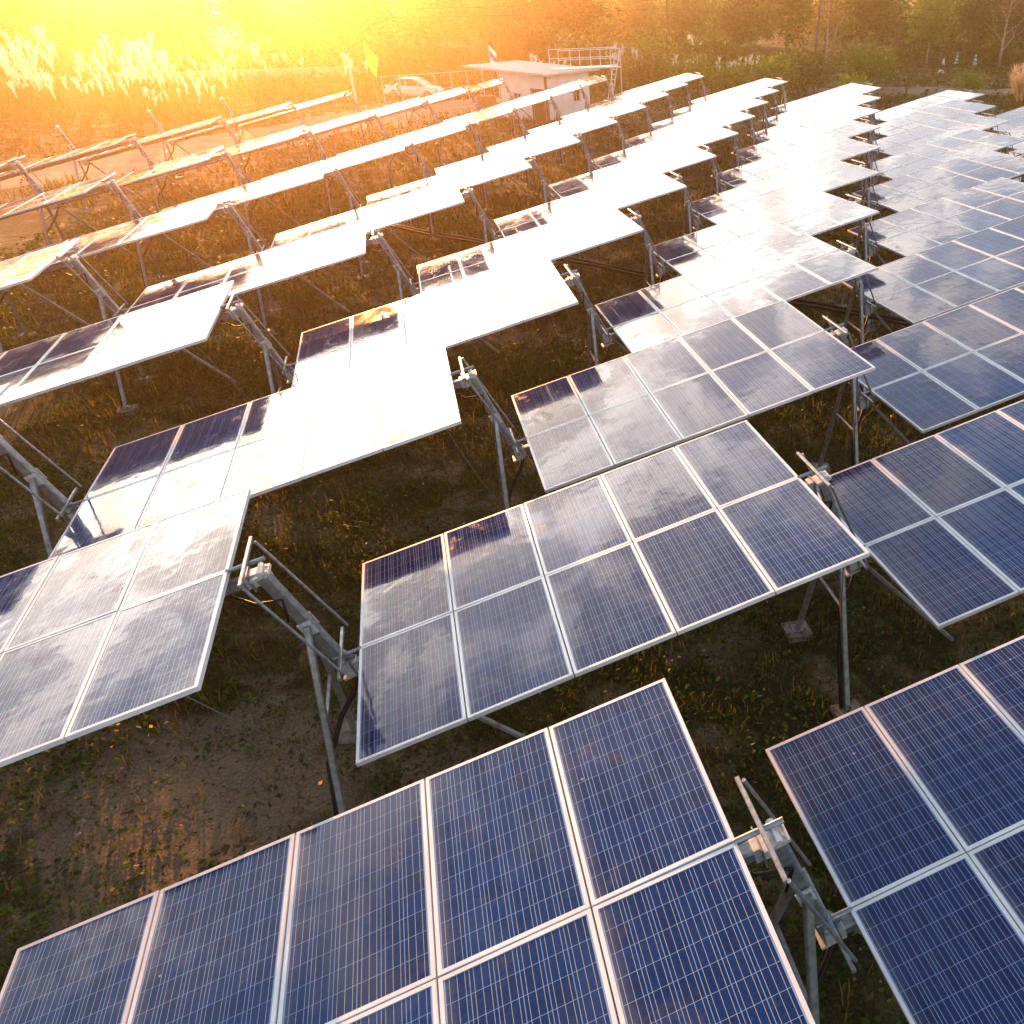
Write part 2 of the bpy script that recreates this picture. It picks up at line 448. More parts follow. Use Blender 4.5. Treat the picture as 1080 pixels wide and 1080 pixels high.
# one sheet: fine where it is near, coarse out to the horizon
xs = np.unique(np.r_[-700, -450, -300, np.linspace(-220, -60, 30), np.linspace(-60, 45, 90), np.linspace(45, 160, 20), 300, 450, 700])
ys = np.unique(np.r_[-120, -60, np.linspace(-20, 60, 100), np.linspace(60, 180, 50), 260, 400, 560, 800])
GX, GY = np.meshgrid(xs, ys)
GZ = gz(GX, GY)
V = np.c_[GX.ravel(), GY.ravel(), GZ.ravel()]
nx = len(xs)
idx = np.arange(len(ys) * nx).reshape(len(ys), nx)
F = np.c_[idx[:-1, :-1].ravel(), idx[:-1, 1:].ravel(), idx[1:, 1:].ravel(), idx[1:, :-1].ravel()]
ground = link('ground', np_mesh('ground', V, F, M_GROUND)); tag(ground, 'dark weedy soil under the solar tables', 'ground', kind='structure')


def band(name, pts, widths, mt, label, dz=.012):
    """a strip that follows the ground"""
    P = [np.array(p, float) for p in pts]; vs = []; n = 60
    acc = np.linspace(0, len(P) - 1, n)
    K = 7
    for a in acc:
        k = min(int(a), len(P) - 2); f = a - k; c = P[k] * (1 - f) + P[k + 1] * f
        d = P[k + 1] - P[k]; d = d / np.linalg.norm(d); nrm = np.array([-d[1], d[0]])
        wd = widths[k] * (1 - f) + widths[k + 1] * f
        e1 = 1 + .16 * math.sin(a * 5.1) + .1 * math.sin(a * 13); e2 = 1 + .16 * math.sin(a * 4.3 + 2) + .1 * math.sin(a * 11)
        for q in np.linspace(-1, 1, K):
            p = c + nrm * q * wd / 2 * (e1 if q > 0 else e2)
            vs.append((p[0], p[1], float(gz(p[0], p[1])) + dz + (.03 if abs(q) < .99 else -.03)))
    fs = [(r * K + k, (r + 1) * K + k, (r + 1) * K + k + 1, r * K + k + 1) for r in range(n - 1) for k in range(K - 1)]
    o = MB().add(vs, fs).build(name, mt, smooth=True)
    # face up
    if o.data.polygons[0].normal.z < 0: o.data.flip_normals()
    tag(o, label, 'ground', kind='structure'); return o


band('dirt_yard', [(-42, 34), (-31, 42), (-26, 55), (-21, 66), (-15, 71)], [7, 8, 9, 10, 9], M_SAND, 'pale bare dirt yard beyond the leftmost tables')
band('dirt_path', [(-2, 76), (8, 79), (20, 80), (34, 77), (60, 70)], [5, 5, 6, 7, 8], M_PATH, 'pinkish dirt path crossing behind the array')

# ------------------------------------------------------------------ solar tables
Ow = np.array([-7.6685, 0.7489, -5.2641 + H])
av = np.array([0.91914, 0.32526, 0.22224]); bv = np.array([0.32786, -0.94436, 0.02618]); nv = np.array([0.21838789, 0.04880288, -0.97464096])
Sv = np.array([5.5444, 1.8323, 0.]); Rv = np.array([0.8439, 4.6878, 0.]); QI = np.array([-0.0843, 0.5287, -0.0381]) * .01; QJ = np.array([-0.0899, 0.0936, -0.0506]) * .1
FIT = {(0, 1): (-0.008, 0.0311), (0, 2): (0.0027, 0.0091), (1, 0): (0.0007, -0.0222), (1, 1): (-0.0122, -0.0003), (1, 2): (-0.0054, -0.0305), (2, 0): (0.0001, 0.0059), (2, 1): (0.0154, 0.0049), (2, 2): (0.0151, 0.0213), (3, -1): (0.0115, 0.0157), (3, 0): (0.02, 0.0055), (3, 1): (-0.0174, -0.0207), (4, -2): (0.0061, -0.0234), (4, 0): (-0.0175, -0.0127), (4, 1): (-0.0219, 0.005), (5, 0): (-0.0145, 0.0031), (5, 1): (-0.0106, -0.0406)}
MW, ML = 1.01, 1.66
IMAX = {-4: 11, -3: 12, -2: 12, -1: 12, 0: 11, 1: 10, 2: 9, 3: 8, 4: 8}


def centre(i, j):
    return Ow + i * Rv + j * Sv + i * i * QI + j * j * QJ


# module: laminate with cells, frame as its own piece
gb = MB()
hx, hy = .499, .824
gb.add([(-hx, -hy, 0), (hx, -hy, 0), (hx, hy, 0), (-hx, hy, 0)], [(0, 1, 2, 3)], 0)
gb.add([(-hx, -hy, -.006), (hx, -hy, -.006), (hx, hy, -.006), (-hx, hy, -.006)], [(3, 2, 1, 0)], 1)
gb.add([(-hx, -hy, 0), (hx, -hy, 0), (hx, hy, 0), (-hx, hy, 0), (-hx, -hy, -.006), (hx, -hy, -.006), (hx, hy, -.006), (-hx, hy, -.006)], [(0, 4, 5, 1), (1, 5, 6, 2), (2, 6, 7, 3), (3, 7, 4, 0)], 1)
gb.box((0, .6, -.016), (.12, .1, .018), 2)
ME_MOD = gb.build('solar_module', [M_CELL, M_BACK, M_CABLE], mesh_only=True)


def frame_mesh():
    f = MB()
    x0, x1, y0, y1 = .4995, .470, .8245, .795        # outside / inside of the face
    t, bt = .004, -.040
    O_ = [(-x0, -y0), (x0, -y0), (x0, y0), (-x0, y0)]; I_ = [(-x1, -y1), (x1, -y1), (x1, y1), (-x1, y1)]
    ch = .0025
    vs = [(x, y, bt) for x, y in O_] + [(x, y, t - ch) for x, y in O_] + [(x * (1 - ch / x0), y * (1 - ch / y0), t) for x, y in O_] + [(x, y, t) for x, y in I_] + [(x, y, .0008) for x, y in I_] + [(x, y, bt) for x, y in I_]
    fs = []
    for k in range(4):
        n = (k + 1) % 4
        for a in range(4):
            fs.append((a * 4 + k, a * 4 + n, (a + 1) * 4 + n, (a + 1) * 4 + k))
        fs.append((20 + k, 20 + n, n, k))
    f.add(vs, fs)
    return f.build('module_frame', [M_FRAME], mesh_only=True)


ME_FRAME = frame_mesh()
tt = MB()
tt.beam((-2.66, 0, -.17), (2.66, 0, -.17), .11, .11)
tt.box((-2.655, 0, -.17), (.012, .2, .2)); tt.box((2.655, 0, -.17), (.012, .2, .2))
ME_TUBE = tt.build('torque_tube', [M_GALV], mesh_only=True)
rl = MB(); rl.beam((0, -1.5, -.078), (0, 1.5, -.078), .045, .07); rl.box((0, 0, -.112), (.1, .16, .006))
ME_RAIL = rl.build('mounting_rail', [M_GALV], mesh_only=True)
# drive gear at each end of the table: stub box, thin shaft above it and the lever bar the link rods hold


def stub(sgn):
    s = MB()
    e = 2.82 if sgn > 0 else -2.76
    s.box(((2.6 * sgn + e) / 2, 0, -.17), (abs(e - 2.6 * sgn), .12, .14))
    return s.build('stub_shaft', [M_PLATE], mesh_only=True)


def lever(sgn):
    s = MB()
    x = 2.70 * sgn
    s.beam((x, -.43, .03), (x, .43, .03), .035, .035)
    s.tube([(x, -.40, .03), (x, -.40, -.02)], .012, 6); s.tube([(x, .40, .03), (x, .40, -.02)], .012, 6)
    s.tube([(2.50 * sgn, 0, -.005), (2.86 * sgn if sgn > 0 else -2.80, 0, -.005)], .022, 8)
    return s.build('lever_bar', [M_GALV], mesh_only=True)


ME_STUB = {1: stub(1), -1: stub(-1)}
ME_LEV = {1: lever(1), -1: lever(-1)}


def table_matrix(i, j):
    r, dz = FIT.get((i, j), (rng.normal(0, .006), rng.normal(0, .008)))
    c = centre(i, j) + nv * dz
    bb = bv * math.cos(r) + nv * math.sin(r)
    X = Vector(av); Y = Vector(-bb); Z = X.cross(Y).normalized(); Y = Z.cross(X)
    mt = Matrix((X, Y, Z)).transposed().to_4x4(); mt.translation = Vector(c)
    return mt


def box_in_view(mt, pts, mg=0):
    P = [px(mt @ Vector(p)) for p in pts]
    P = [p for p in P if p]
    if len(P) < 3: return False
    xs_ = [p[0] for p in P]; ys_ = [p[1] for p in P]
    return max(xs_) > -mg and min(xs_) < 1080 + mg and max(ys_) > -mg and min(ys_) < 1080 + mg


CORN = [(-2.52, -1.65, 0), (2.52, -1.65, 0), (2.52, 1.65, 0), (-2.52, 1.65, 0), (0, 0, 0), (-1.2, -1.6, 0), (1.2, 1.6, 0)]
visible = {}
for j in range(-6, 5):
    for i in range(0, IMAX.get(j, -1) + 1):
        mt = table_matrix(i, j)
        if box_in_view(mt, CORN, -6): visible[(i, j)] = mt
ORD = ['', 'first', 'second', 'third', 'fourth', 'fifth', 'sixth', 'seventh', 'eighth', 'ninth', 'tenth', 'eleventh', 'twelfth', 'thirteenth', 'fourteenth']
rows = {}
for (i, j) in visible: rows.setdefault(i, []).append(j)
rowno = {i: k + 1 for k, i in enumerate(sorted(rows))}


def look(i, j):
    x, y = px(visible[(i, j)].translation)
    if j <= -4: return 'amber backlit edge-on'
    if j == -3: return 'amber backlit, nearly edge-on'
    if i <= 1 and j >= 1: return 'dark blue'
    if i == 1: return 'dusty silvery'
    if j >= 2: return 'blue' if i <= 3 else 'pale grey-blue'
    if j == 1 and i == 2: return 'cloudy grey-blue'
    if j == 1 and i <= 5: return 'pale silvery'
    return 'white glaring'


for (i, j), mt in sorted(visible.items()):
    t = empty('solar_table', (0, 0, 0)); t.matrix_world = mt
    js = sorted(rows[i]); n = js.index(j) + 1
    wherex = 'only one in view' if len(js) == 1 else ('leftmost' if n == 1 else 'rightmost' if n == len(js) else ORD[n] + ' from left')
    tag(t, '%s solar table, %s, %s row from camera' % (look(i, j), wherex, ORD[rowno[i]]), 'solar table', 'tilted solar tables standing in rows')
    for s in (1, -1):
        for k in range(5):
            mo = link('solar_module', ME_MOD, t); mo.location = ((k - 2) * MW, s * ML / 2, 0); mo.rotation_euler = (rng.normal(0, .0016), rng.normal(0, .0028), 0)
            fr = link('module_frame', ME_FRAME, mo)
    link('torque_tube', ME_TUBE, t)
    for x in (-2.0, -1.0, 0.0, 1.0, 2.0):
        r = link('mounting_rail', ME_RAIL, t); r.location.x = x + .0
    for s in (1, -1):
        link('stub_shaft', ME_STUB[s], t); link('lever_bar', ME_LEV[s], t)

# ------------------------------------------------------------------ steel support frames between the tables
Uv = Sv / np.linalg.norm(Sv); Vv = np.array([-Uv[1], Uv[0], 0])
TILT = math.asin(av[2])
# local coordinates: x along the row, y away from the camera across the row, z up; origin on the ground under the gap
HM = centre(1, 1)[2]                                                     # height of the tables' axis
GAPX = np.linalg.norm(Sv) / 2


def local_frame():
    t = {}
    ca, sa = math.cos(TILT), math.sin(TILT)
    off = (-.17 * -sa, -.17 * ca)
    hi = Vector((-GAPX + 2.78 * ca + .17 * sa, 0, HM + 2.78 * sa - .17 * ca))
    lo = Vector((GAPX - 2.74 * ca + .17 * sa, 0, HM - 2.74 * sa - .17 * ca))
    d = (lo - hi).normalized()
    upb = Vector((0, 1, 0)).cross(d)
    mb = MB(); mb.beam(hi - d * .06, lo + d * .10, .125, .11, up=(0, 1, 0)); t['main_beam'] = (mb, M_GALV)
    for k_, e in enumerate((hi - d * .075, lo + d * .115)):
        pl = MB(); rt_ = Matrix.Rotation(-math.atan2(d.x, -d.z), 3, 'Y')
        pl.box(e, (.19, .17, .03), rot=rt_)
        for q in (-.05, .05): pl.tube([e + Vector((.04, q, -.03)), e + Vector((.06, q, .05))], .012, 6)
        t['bearing_plate' + '#' * k_] = (pl, M_PLATE)
    for k_, e in enumerate((hi, lo)):
        pl = MB(); pl.tube([e + Vector((-.02, -.09, .11)), e + Vector((-.02, .09, .11))], .03, 8)
        t['pivot_pin' + '#' * k_] = (pl, M_PLATE)
    ap = hi.lerp(lo, .50)
    return t, hi, lo, ap


parts, HI, LO, AP = local_frame()
for n_, (mb_, m_) in parts.items(): parts[n_] = mb_.build(n_.strip('#'), [m_], mesh_only=True)
FZ = -.02
gs = MB()
for sy in (-1, 1):
    gs.box(AP + Vector((0, sy * .070, -.01)), (.13, .010, .17), rot=Matrix.Rotation(-math.atan2((LO - HI).x, -(LO - HI).z), 3, 'Y'))
    for ax in (-.03, .03):
        for az in (-.05, .04): gs.tube([AP + Vector((ax, sy * .071, az)), AP + Vector((ax, sy * .088, az))], .010, 6)
parts['gusset_plate'] = gs.build('gusset_plate', [M_PLATE], mesh_only=True)
near = MB(); near.beam(AP + Vector((0, -.09, 0.03)), (-.02, -.94, FZ), .068, .068, up=(1, 0, 0)); ME_NEAR = near.build('leg', [M_GALV], mesh_only=True)
far = MB(); far.beam(AP + Vector((0, .09, 0.03)), (0, .72, FZ), .068, .068, up=(1, 0, 0)); ME_FAR = far.build('leg', [M_GALV2], mesh_only=True)
ti = MB(); a1 = AP.lerp(Vector((0, -.86, 0)), .42); a2 = AP.lerp(Vector((0, .72, 0)), .42)
ti.beam(a1, a2, .035, .035); ME_TIE = ti.build('cross_tie', [M_GALV], mesh_only=True)
st = MB(); st.beam(AP + (LO - AP) * .55, (2.0, -.1, .02), .055, .055, up=(0, 1, 0)); ME_STRUT = st.build('diagonal_strut', [M_GALV2], mesh_only=True)
lr = MB()
HIR = HI + Vector((-.09, 0, .19)); LOR = LO + Vector((.04, 0, .20))
for q in (-.40, .40): lr.tube([HIR + Vector((0, q, 0)), LOR + Vector((0, q, 0))], .016, 6)
ME_ROD = {}
for q in (-.40, .40):
    lr = MB(); lr.tube([HIR + Vector((0, q, 0)), LOR + Vector((0, q, 0))], .016, 6); ME_ROD[q] = lr.build('link_rod', [M_GALV], mesh_only=True)


def footing(seed):
    r = random.Random(seed); b = MB(); b.box((0, 0, 0), (.34, .34, .16))
    b.v = [(x * (1.0 if z > 0 else 1.08) + r.uniform(-.015, .015), y * (1.0 if z > 0 else 1.08) + r.uniform(-.015, .015), z + r.uniform(-.01, .01)) for x, y, z in b.v]
    b.box((0, 0, .09), (.16, .16, .012), 1)
    return b.build('footing_block', [M_CONC, M_GALV2], mesh_only=True)


ME_FOOT = [footing(k) for k in range(4)]
cbm = MB()
p0 = LO + Vector((.12, 0, -.08))
pts = [p0 + Vector((.14, .02, .04)), p0, p0 + Vector((-.10, -.08, -.22)), p0 + Vector((-.28, -.20, -.45)), AP.lerp(Vector((-.02, -.86, 0)), .62) + Vector((-.05, -.03, 0)), AP.lerp(Vector((-.02, -.86, 0)), .82) + Vector((-.06, -.03, 0)), Vector((-.08, -.9, .0))]
cbm.tube(pts, .028, 8)
cbm.tube([HI + Vector((-.35, 0, -.12)), HI + Vector((-.15, -.03, -.25)), HI + Vector((.1, -.08, -.22)), AP + Vector((-.15, -.05, .1))], .014, 6)
ME_CAB = cbm.build('power_cable', [M_CABLE], mesh_only=True, smooth=True)


def have(i, j):
    return j >= -4 and 0 <= i <= IMAX.get(j, -1)


frames = {}
yaw = math.atan2(Uv[1], Uv[0])
for i in range(0, 13):
    for j in range(-5, 5):                        # gap between table j and j+1
        L_, R__ = have(i, j), have(i, j + 1)
        if not (L_ or R__): continue
        c = (centre(i, j) + centre(i, j + 1)) / 2
        g = float(gz(c[0], c[1]))
        mtx = Matrix.Translation((c[0], c[1], 0)) @ Matrix.Rotation(yaw, 4, 'Z')
        if not box_in_view(mtx, [(-.5, 0, 2.8), (.5, 0, 2), (0, -.8, 0), (0, .8, 0), (0, 0, 1)], -4): continue
        frames.setdefault(i, []).append((px(mtx @ Vector((0, 0, 1.5)))[0], j, c, g))
nframe = 0
for i in sorted(frames):
    fl = sorted(frames[i], key=lambda q: q[0])
    for k, (xx, j, c, g) in enumerate(fl):
        zoff = c[2] - HM
        t = empty('support_frame', (c[0], c[1], zoff), yaw)
        endword = 'bare ' if not have(i, j) else ('row-end ' if not have(i, j + 1) else '')
        pos = 'leftmost' if k == 0 else ('rightmost' if k == len(fl) - 1 else ORD[k + 1] + ' from left')
        tag(t, '%ssteel A-frame stand between tables, %s, %s row from camera' % (endword, pos, ORD[rowno.get(i, i + 1)]) if have(i, j) and have(i, j + 1) else '%ssteel A-frame stand with a table on one side only, %s row from camera' % (endword, ORD[rowno.get(i, i + 1)]), 'support frame', 'steel stands carrying the solar tables')
        for n_, me in parts.items(): link(n_.strip('#'), me, t)
        link('leg', ME_NEAR, t); link('leg', ME_FAR, t); link('cross_tie', ME_TIE, t); 
        if have(i, j + 1): link('diagonal_strut', ME_STRUT, t)
        if have(i, j) and have(i, j + 1):
            for q in ME_ROD: link('link_rod', ME_ROD[q], t)
        if have(i, j + 1): link('power_cable', ME_CAB, t)
        fz = g - zoff
        for yy in (-.94, .70):
            # the legs reach down to the swell of the ground
            f = link('footing_block', ME_FOOT[nframe % 4], t); f.location = (0, yy, min(.02, fz + .03)); f.rotation_euler = (0, 0, rnd.uniform(-.3, .3))
        nframe += 1

# guy wires from the low corner of some tables to the next stand
for (i, j) in ((1, 0), (2, 0), (1, 1), (3, -1), (2, 1), (3, 0)):
    if (i, j) not in visible: continue
    p = visible[(i, j)] @ Vector((2.3, -1.5, -.1)); c = (centre(i - 1, j) + centre(i - 1, j + 1)) / 2
    c2 = (centre(i, j) + centre(i, j + 1)) / 2
    q = Vector(tuple(c2 + Uv * (-.02) - Vv * .56)); q.z = .95
    mid = (p + q) / 2 + Vector((0, 0, -.06))
    o = MB().tube([p, (p + mid) / 2 + Vector((0, 0, -.02)), mid, (q + mid) / 2, q], .006, 5).build('guy_wire', M_WIRE)
    tag(o, 'thin wire from corner of %s table down to weeds, %s row' % (look(i, j), ORD[rowno[i]]), 'wire', 'thin wires between the rows')

# pair of black conduits on short trestles behind the middle rows
for k, off in enumerate((0, .28)):
    A_ = np.array([-12.6, 31.6]) + np.array([.25, .43]) * off * 2; B_ = np.array([5.6, 20.8]) + np.array([.25, .43]) * off * 2
    pl = []
    for s_ in np.linspace(0, 1, 15):
        p = A_ * (1 - s_) + B_ * s_; pl.append((p[0], p[1], float(gz(p[0], p[1])) + .30 + .03 * math.sin(s_ * 30 + k)))
    o = MB().tube(pl, .042, 8).build('conduit_pipe', M_CABLE, smooth=True)
    for p in pl[1::3]: MB().box((p[0], p[1], p[2] / 2 - .05), (.10, .10, p[2] - .05)).build('support_block', M_CONC, o)
    tag(o, ('far' if k else 'near') + ' one of two dark conduits running low across the weeds between tables', 'pipe', 'dark conduits crossing the weeds')

# ------------------------------------------------------------------ white hut with sheet roof
cx0, cy0 = -10.4, 58.7
HZ = float(gz(cx0, cy0))
hut = empty('utility_hut', (cx0, cy0, HZ), math.atan2(.54, -.84) - math.pi)      # local -x runs along the left wall, +y along the right wall
tag(hut, 'small white hut with grey sheet roof and red-brown corner trim beyond the rows', 'hut')
LW, RW, HH = 4.0, 4.1, 2.85
# local axes: x' = direction (.84,-.54), y' = (.54,.84)
def wall_with_holes(mb, o, u, length, h, holes, th=.12, inward=Vector((0, 1, 0))):
    xs_ = sorted({0, length, *[a for q in holes for a in (q[0], q[1])]}); zs_ = sorted({0, h, *[a for q in holes for a in (q[2], q[3])]})
    for a in range(len(xs_) - 1):
        for b in range(len(zs_) - 1):
            mx_, mz_ = (xs_[a] + xs_[a + 1]) / 2, (zs_[b] + zs_[b + 1]) / 2
            if any(q[0] < mx_ < q[1] and q[2] < mz_ < q[3] for q in holes): continue
            c = Vector(o) + Vector(u) * mx_ + inward * th / 2 + Vector((0, 0, mz_))
            du, dz_ = xs_[a + 1] - xs_[a], zs_[b + 1] - zs_[b]
            if abs(u[0]) > .5: mb.box(c, (du, th, dz_))
            else: mb.box(c, (th, du, dz_))
wl = MB()
wall_with_holes(wl, (-LW, 0, 0), (1, 0, 0), LW, HH, [(1.15, 1.75, 1.0, 1.65), (2.75, 3.75, 0, 1.95)])
wall_with_holes(wl, (0, .12, 0), (0, 1, 0), RW - .12, HH, [(2.45, 3.05, 1.1, 1.75)], inward=Vector((-1, 0, 0)))
wl.box((-LW + .06, RW / 2 + .06, HH / 2), (.12, RW - .12, HH)); wl.box((-LW / 2, RW + .06, HH / 2), (LW, .12, HH))
wl.build('wall', M_WHITE, hut)
fl_ = MB(); fl_.box((-LW / 2, RW / 2 + .03, .03), (LW - .3, RW - .3, .05)); fl_.build('floor_slab', M_CONC, hut)
rf = MB()
rz0 = HH + .02
ro = [(.55, -.55, rz0 + .0), (.55, RW + .6, rz0 + .02), (-LW - 2.7, RW + .6, rz0 + .22), (-LW - 2.7, -.55, rz0 + .20)]
n_c = 44
for k in range(n_c):                             # corrugated sheet
    y0_, y1_ = -.55 + (RW + 1.15) * k / n_c, -.55 + (RW + 1.15) * (k + 1) / n_c
    h0 = .03 if k % 2 else 0
    rf.add([(.55, y0_, rz0 + .02 + h0), (.55, y1_, rz0 + .02 + (.03 - h0)), (-LW - 2.7, y1_, rz0 + .22 + (.03 - h0)), (-LW - 2.7, y0_, rz0 + .22 + h0)], [(0, 1, 2, 3)])
rf.build('roof', M_ROOF, hut)
fa = MB(); fa.box((.56, RW / 2 + .02, rz0 + .0), (.03, RW + 1.2, .12)); fa.beam((.55, -.57, rz0), (-LW - 2.7, -.57, rz0 + .2), .03, .12)
fa.build('fascia', M_PAINTSTEEL, hut)
tr_ = MB(); tr_.box((.03, -.03, HH / 2), (.12, .12, HH)); tr_.box((-LW / 2 - .06, -.02, .06), (LW - .06, .04, .12)); tr_.box((.02, RW / 2 + .1, .06), (.04, RW - .1, .12))
tr_.build('corner_trim', M_TRIM, hut)
dr = MB(); dr.box((-.75, .09, .97), (.96, .05, 1.93)); d_ = dr.build('door', mat('brown_door', (.14, .05, .02), .6), hut)
MB().box((-.42, .05, .95), (.03, .05, .14)).build('handle', M_GALV, d_)
dfr = MB(); dfr.box((-1.28, -.015, 1.0), (.06, .05, 2.0)); dfr.box((-.22, -.015, 1.0), (.06, .05, 2.0)); dfr.box((-.75, -.015, 1.98), (1.0, .05, .06)); dfr.build('door_frame', M_TRIM, hut)
for (c, d, hole) in (((-LW + 1.45, .07, 1.325), (.6, .03, .65), 0), ((-.07, 2.87, 1.425), (.03, .6, .65), 1)):
    wn_ = MB(); wn_.box(c, d); wo = wn_.build('window', M_GLASS, hut)
    wf = MB()
    if hole == 0:
        for sx in (-.3, .3): wf.box((c[0] + sx, -.01, c[2]), (.05, .06, .75))
        for sz in (-.325, .325): wf.box((c[0], -.01, c[2] + sz), (.55, .06, .05))
        wf.box((c[0], .03, c[2]), (.03, .03, .65))
    else:
        for sx in (-.3, .3): wf.box((.01, c[1] + sx, c[2]), (.06, .05, .75))
        for sz in (-.325, .325): wf.box((.01, c[1], c[2] + sz), (.06, .55, .05))
        wf.box((-.03, c[1], c[2]), (.03, .03, .65))
    wf.build('window_frame', M_PAINTSTEEL, wo)

# rooftop access platform with rails and a leaning ladder stair
pf = empty('access_platform', (-8.3, 62.6, HZ), math.atan2(.55, .83))
tag(pf, 'pale steel platform with railings and a steep ladder beside the white hut', 'platform')
DL, DW, DH = 4.6, 1.5, 2.95
MB().box((0, 0, DH), (DL, DW, .07)).build('deck', M_PAINTSTEEL, pf)
for x in (-DL / 2 + .04, DL / 2 - .04):
    for y in (-DW / 2 + .04, DW / 2 - .04):
        MB().beam((x, y, 0), (x, y, DH - .036), .07, .07, up=(0, 1, 0)).build('leg', M_PAINTSTEEL, pf)
rail = MB()
for x in np.linspace(-DL / 2 + .04, DL / 2 - .04, 4):
    for y in (-DW / 2 + .04, DW / 2 - .04):
        rail.beam((x, y, DH + .036), (x, y, DH + 1.05), .05, .05, up=(0, 1, 0))
for y in (-DW / 2 + .04, DW / 2 - .04):
    for z in (.55, 1.08): rail.beam((-DL / 2, y, DH + z), (DL / 2, y, DH + z), .05, .05)
for z in (.55, 1.08): rail.beam((DL / 2 - .04, -DW / 2 + .07, DH + z), (DL / 2 - .04, DW / 2 - .07, DH + z), .05, .05)
rail.build('railing', M_PAINTSTEEL, pf)
ld = MB()
for y in (-.28, .28): ld.beam((.9 , -1.0 + y, 0.0), (1.9, -1.0 + y, DH + .9), .05, .09, up=(0, 1, 0))
for k in range(12):
    f = (k + .6) / 13; ld.box((.9 + 1.0 * f, -1.0, (DH + .9) * f), (.16, .52, .03))
ld.build('ladder', M_PAINTSTEEL, pf)

# ------------------------------------------------------------------ pallets, flags, fence, car
pa = MB()
for lev in range(6):
    z = .07 + lev * .145
    for k in range(6): pa.box((-.5 + k * .2, 0, z + .055), (.11, 1.1, .022))
    for k in range(3): pa.box((0, -.5 + k * .5, z), (1.12, .09, .09))
pal = pa.build('pallet_stack', M_WOOD); pal.location = (-16.4, 67.6, float(gz(-16.4, 67.6)) - .02); pal.rotation_euler.z = .5; tag(pal, 'stack of brown wooden pallets left of the white hut', 'pallets')
pal2 = MB()
for lev in range(3):
    z = .07 + lev * .145
    for k in range(6): pal2.box((-.5 + k * .2, 0, z + .055), (.11, 1.1, .022))
    for k in range(3): pal2.box((0, -.5 + k * .5, z), (1.12, .09, .09))
o = pal2.build('pallet_stack', M_WOOD); o.location = (-14.9, 67.0, float(gz(-14.9, 67)) - .02); o.rotation_euler.z = .4; tag(o, 'lower stack of pallets next to the hut wall', 'pallets')


def flag_pole(name, x, y, h, label, cloth, lean=(0, 0)):
    z0 = float(gz(x, y)); e = empty(name, (x, y, z0)); tag(e, label, 'flag')
    MB().tube([(0, 0, -.1), (lean[0], lean[1], h)], [.04, .022], 8).build('pole', M_GALV, e)
    cloth(e, h, lean)
    return e


def cloth_grid(n1, n2, w_, h_, top, lean, drop, mats, name, e, split=None):
    vs = []; fs = []; mi = []
    for a in range(n1 + 1):
        for b in range(n2 + 1):
            u, v = a / n1, b / n2
            x = u * w_ * (1 - .35 * v); z = top - v * h_ - u * drop
            vs.append((lean[0] + .03 + x, lean[1] + .09 * math.sin(u * 7 + v * 2) * u, z))
    for a in range(n1):
        for b in range(n2):
            fs.append((a * (n2 + 1) + b, (a + 1) * (n2 + 1) + b, (a + 1) * (n2 + 1) + b + 1, a * (n2 + 1) + b + 1)); mi.append(split(b / n2) if split else 0)
    q = MB(); q.v = vs; q.f = fs; q.mi = mi
    return q.build(name, mats, e, smooth=True)


flag_pole('flag_pole', -23.3, 64.9, 4.3, 'yellow flag drooping from a thin leaning pole above the white car', lambda e, h, l: cloth_grid(10, 8, .75, 1.35, h - .05, l, .8, [M_YEL], 'flag', e), (-.55, .3))
flag_pole('flag_pole', -15.9, 68.0, 4.4, 'red white and blue striped flag hanging limp on a pole behind the hut roof', lambda e, h, l: cloth_grid(8, 10, .5, 1.5, h - .05, l, .5, [M_FRED, M_FWHT, M_FBLU], 'flag', e, lambda v: 0 if v < .17 or v > .83 else 1 if v < .34 or v > .66 else 2))
fe = empty('pipe_fence', (-23.6, 66.8, 0)); tag(fe, 'pale pipe fence with thin posts running past the car to the hut', 'fence')
P0, P1 = Vector((0, 0, 0)), Vector((6.9, 6.6, 0))
rl_ = MB(); npst = 8
for k in range(npst):
    p = P0.lerp(P1, k / (npst - 1)); zz = float(gz(-23.6 + p.x, 66.8 + p.y)); p.z = zz
    MB().tube([p, p + Vector((0, 0, 2.0))], .035, 6).build('post', M_PAINTSTEEL, fe)
for zz in (.95, 1.97): rl_.tube([P0 + Vector((0, 0, zz - .1)), P1 + Vector((0, 0, zz - .1))], .028, 6)
rl_.build('rail', M_PAINTSTEEL, fe)
gp = MB().tube([(-25.1, 65.2, -.2), (-25.1, 65.2, 2.6)], .09, 8).build('gate_post', M_PAINTSTEEL); tag(gp, 'thick pale post standing at the left end of the pipe fence', 'post')


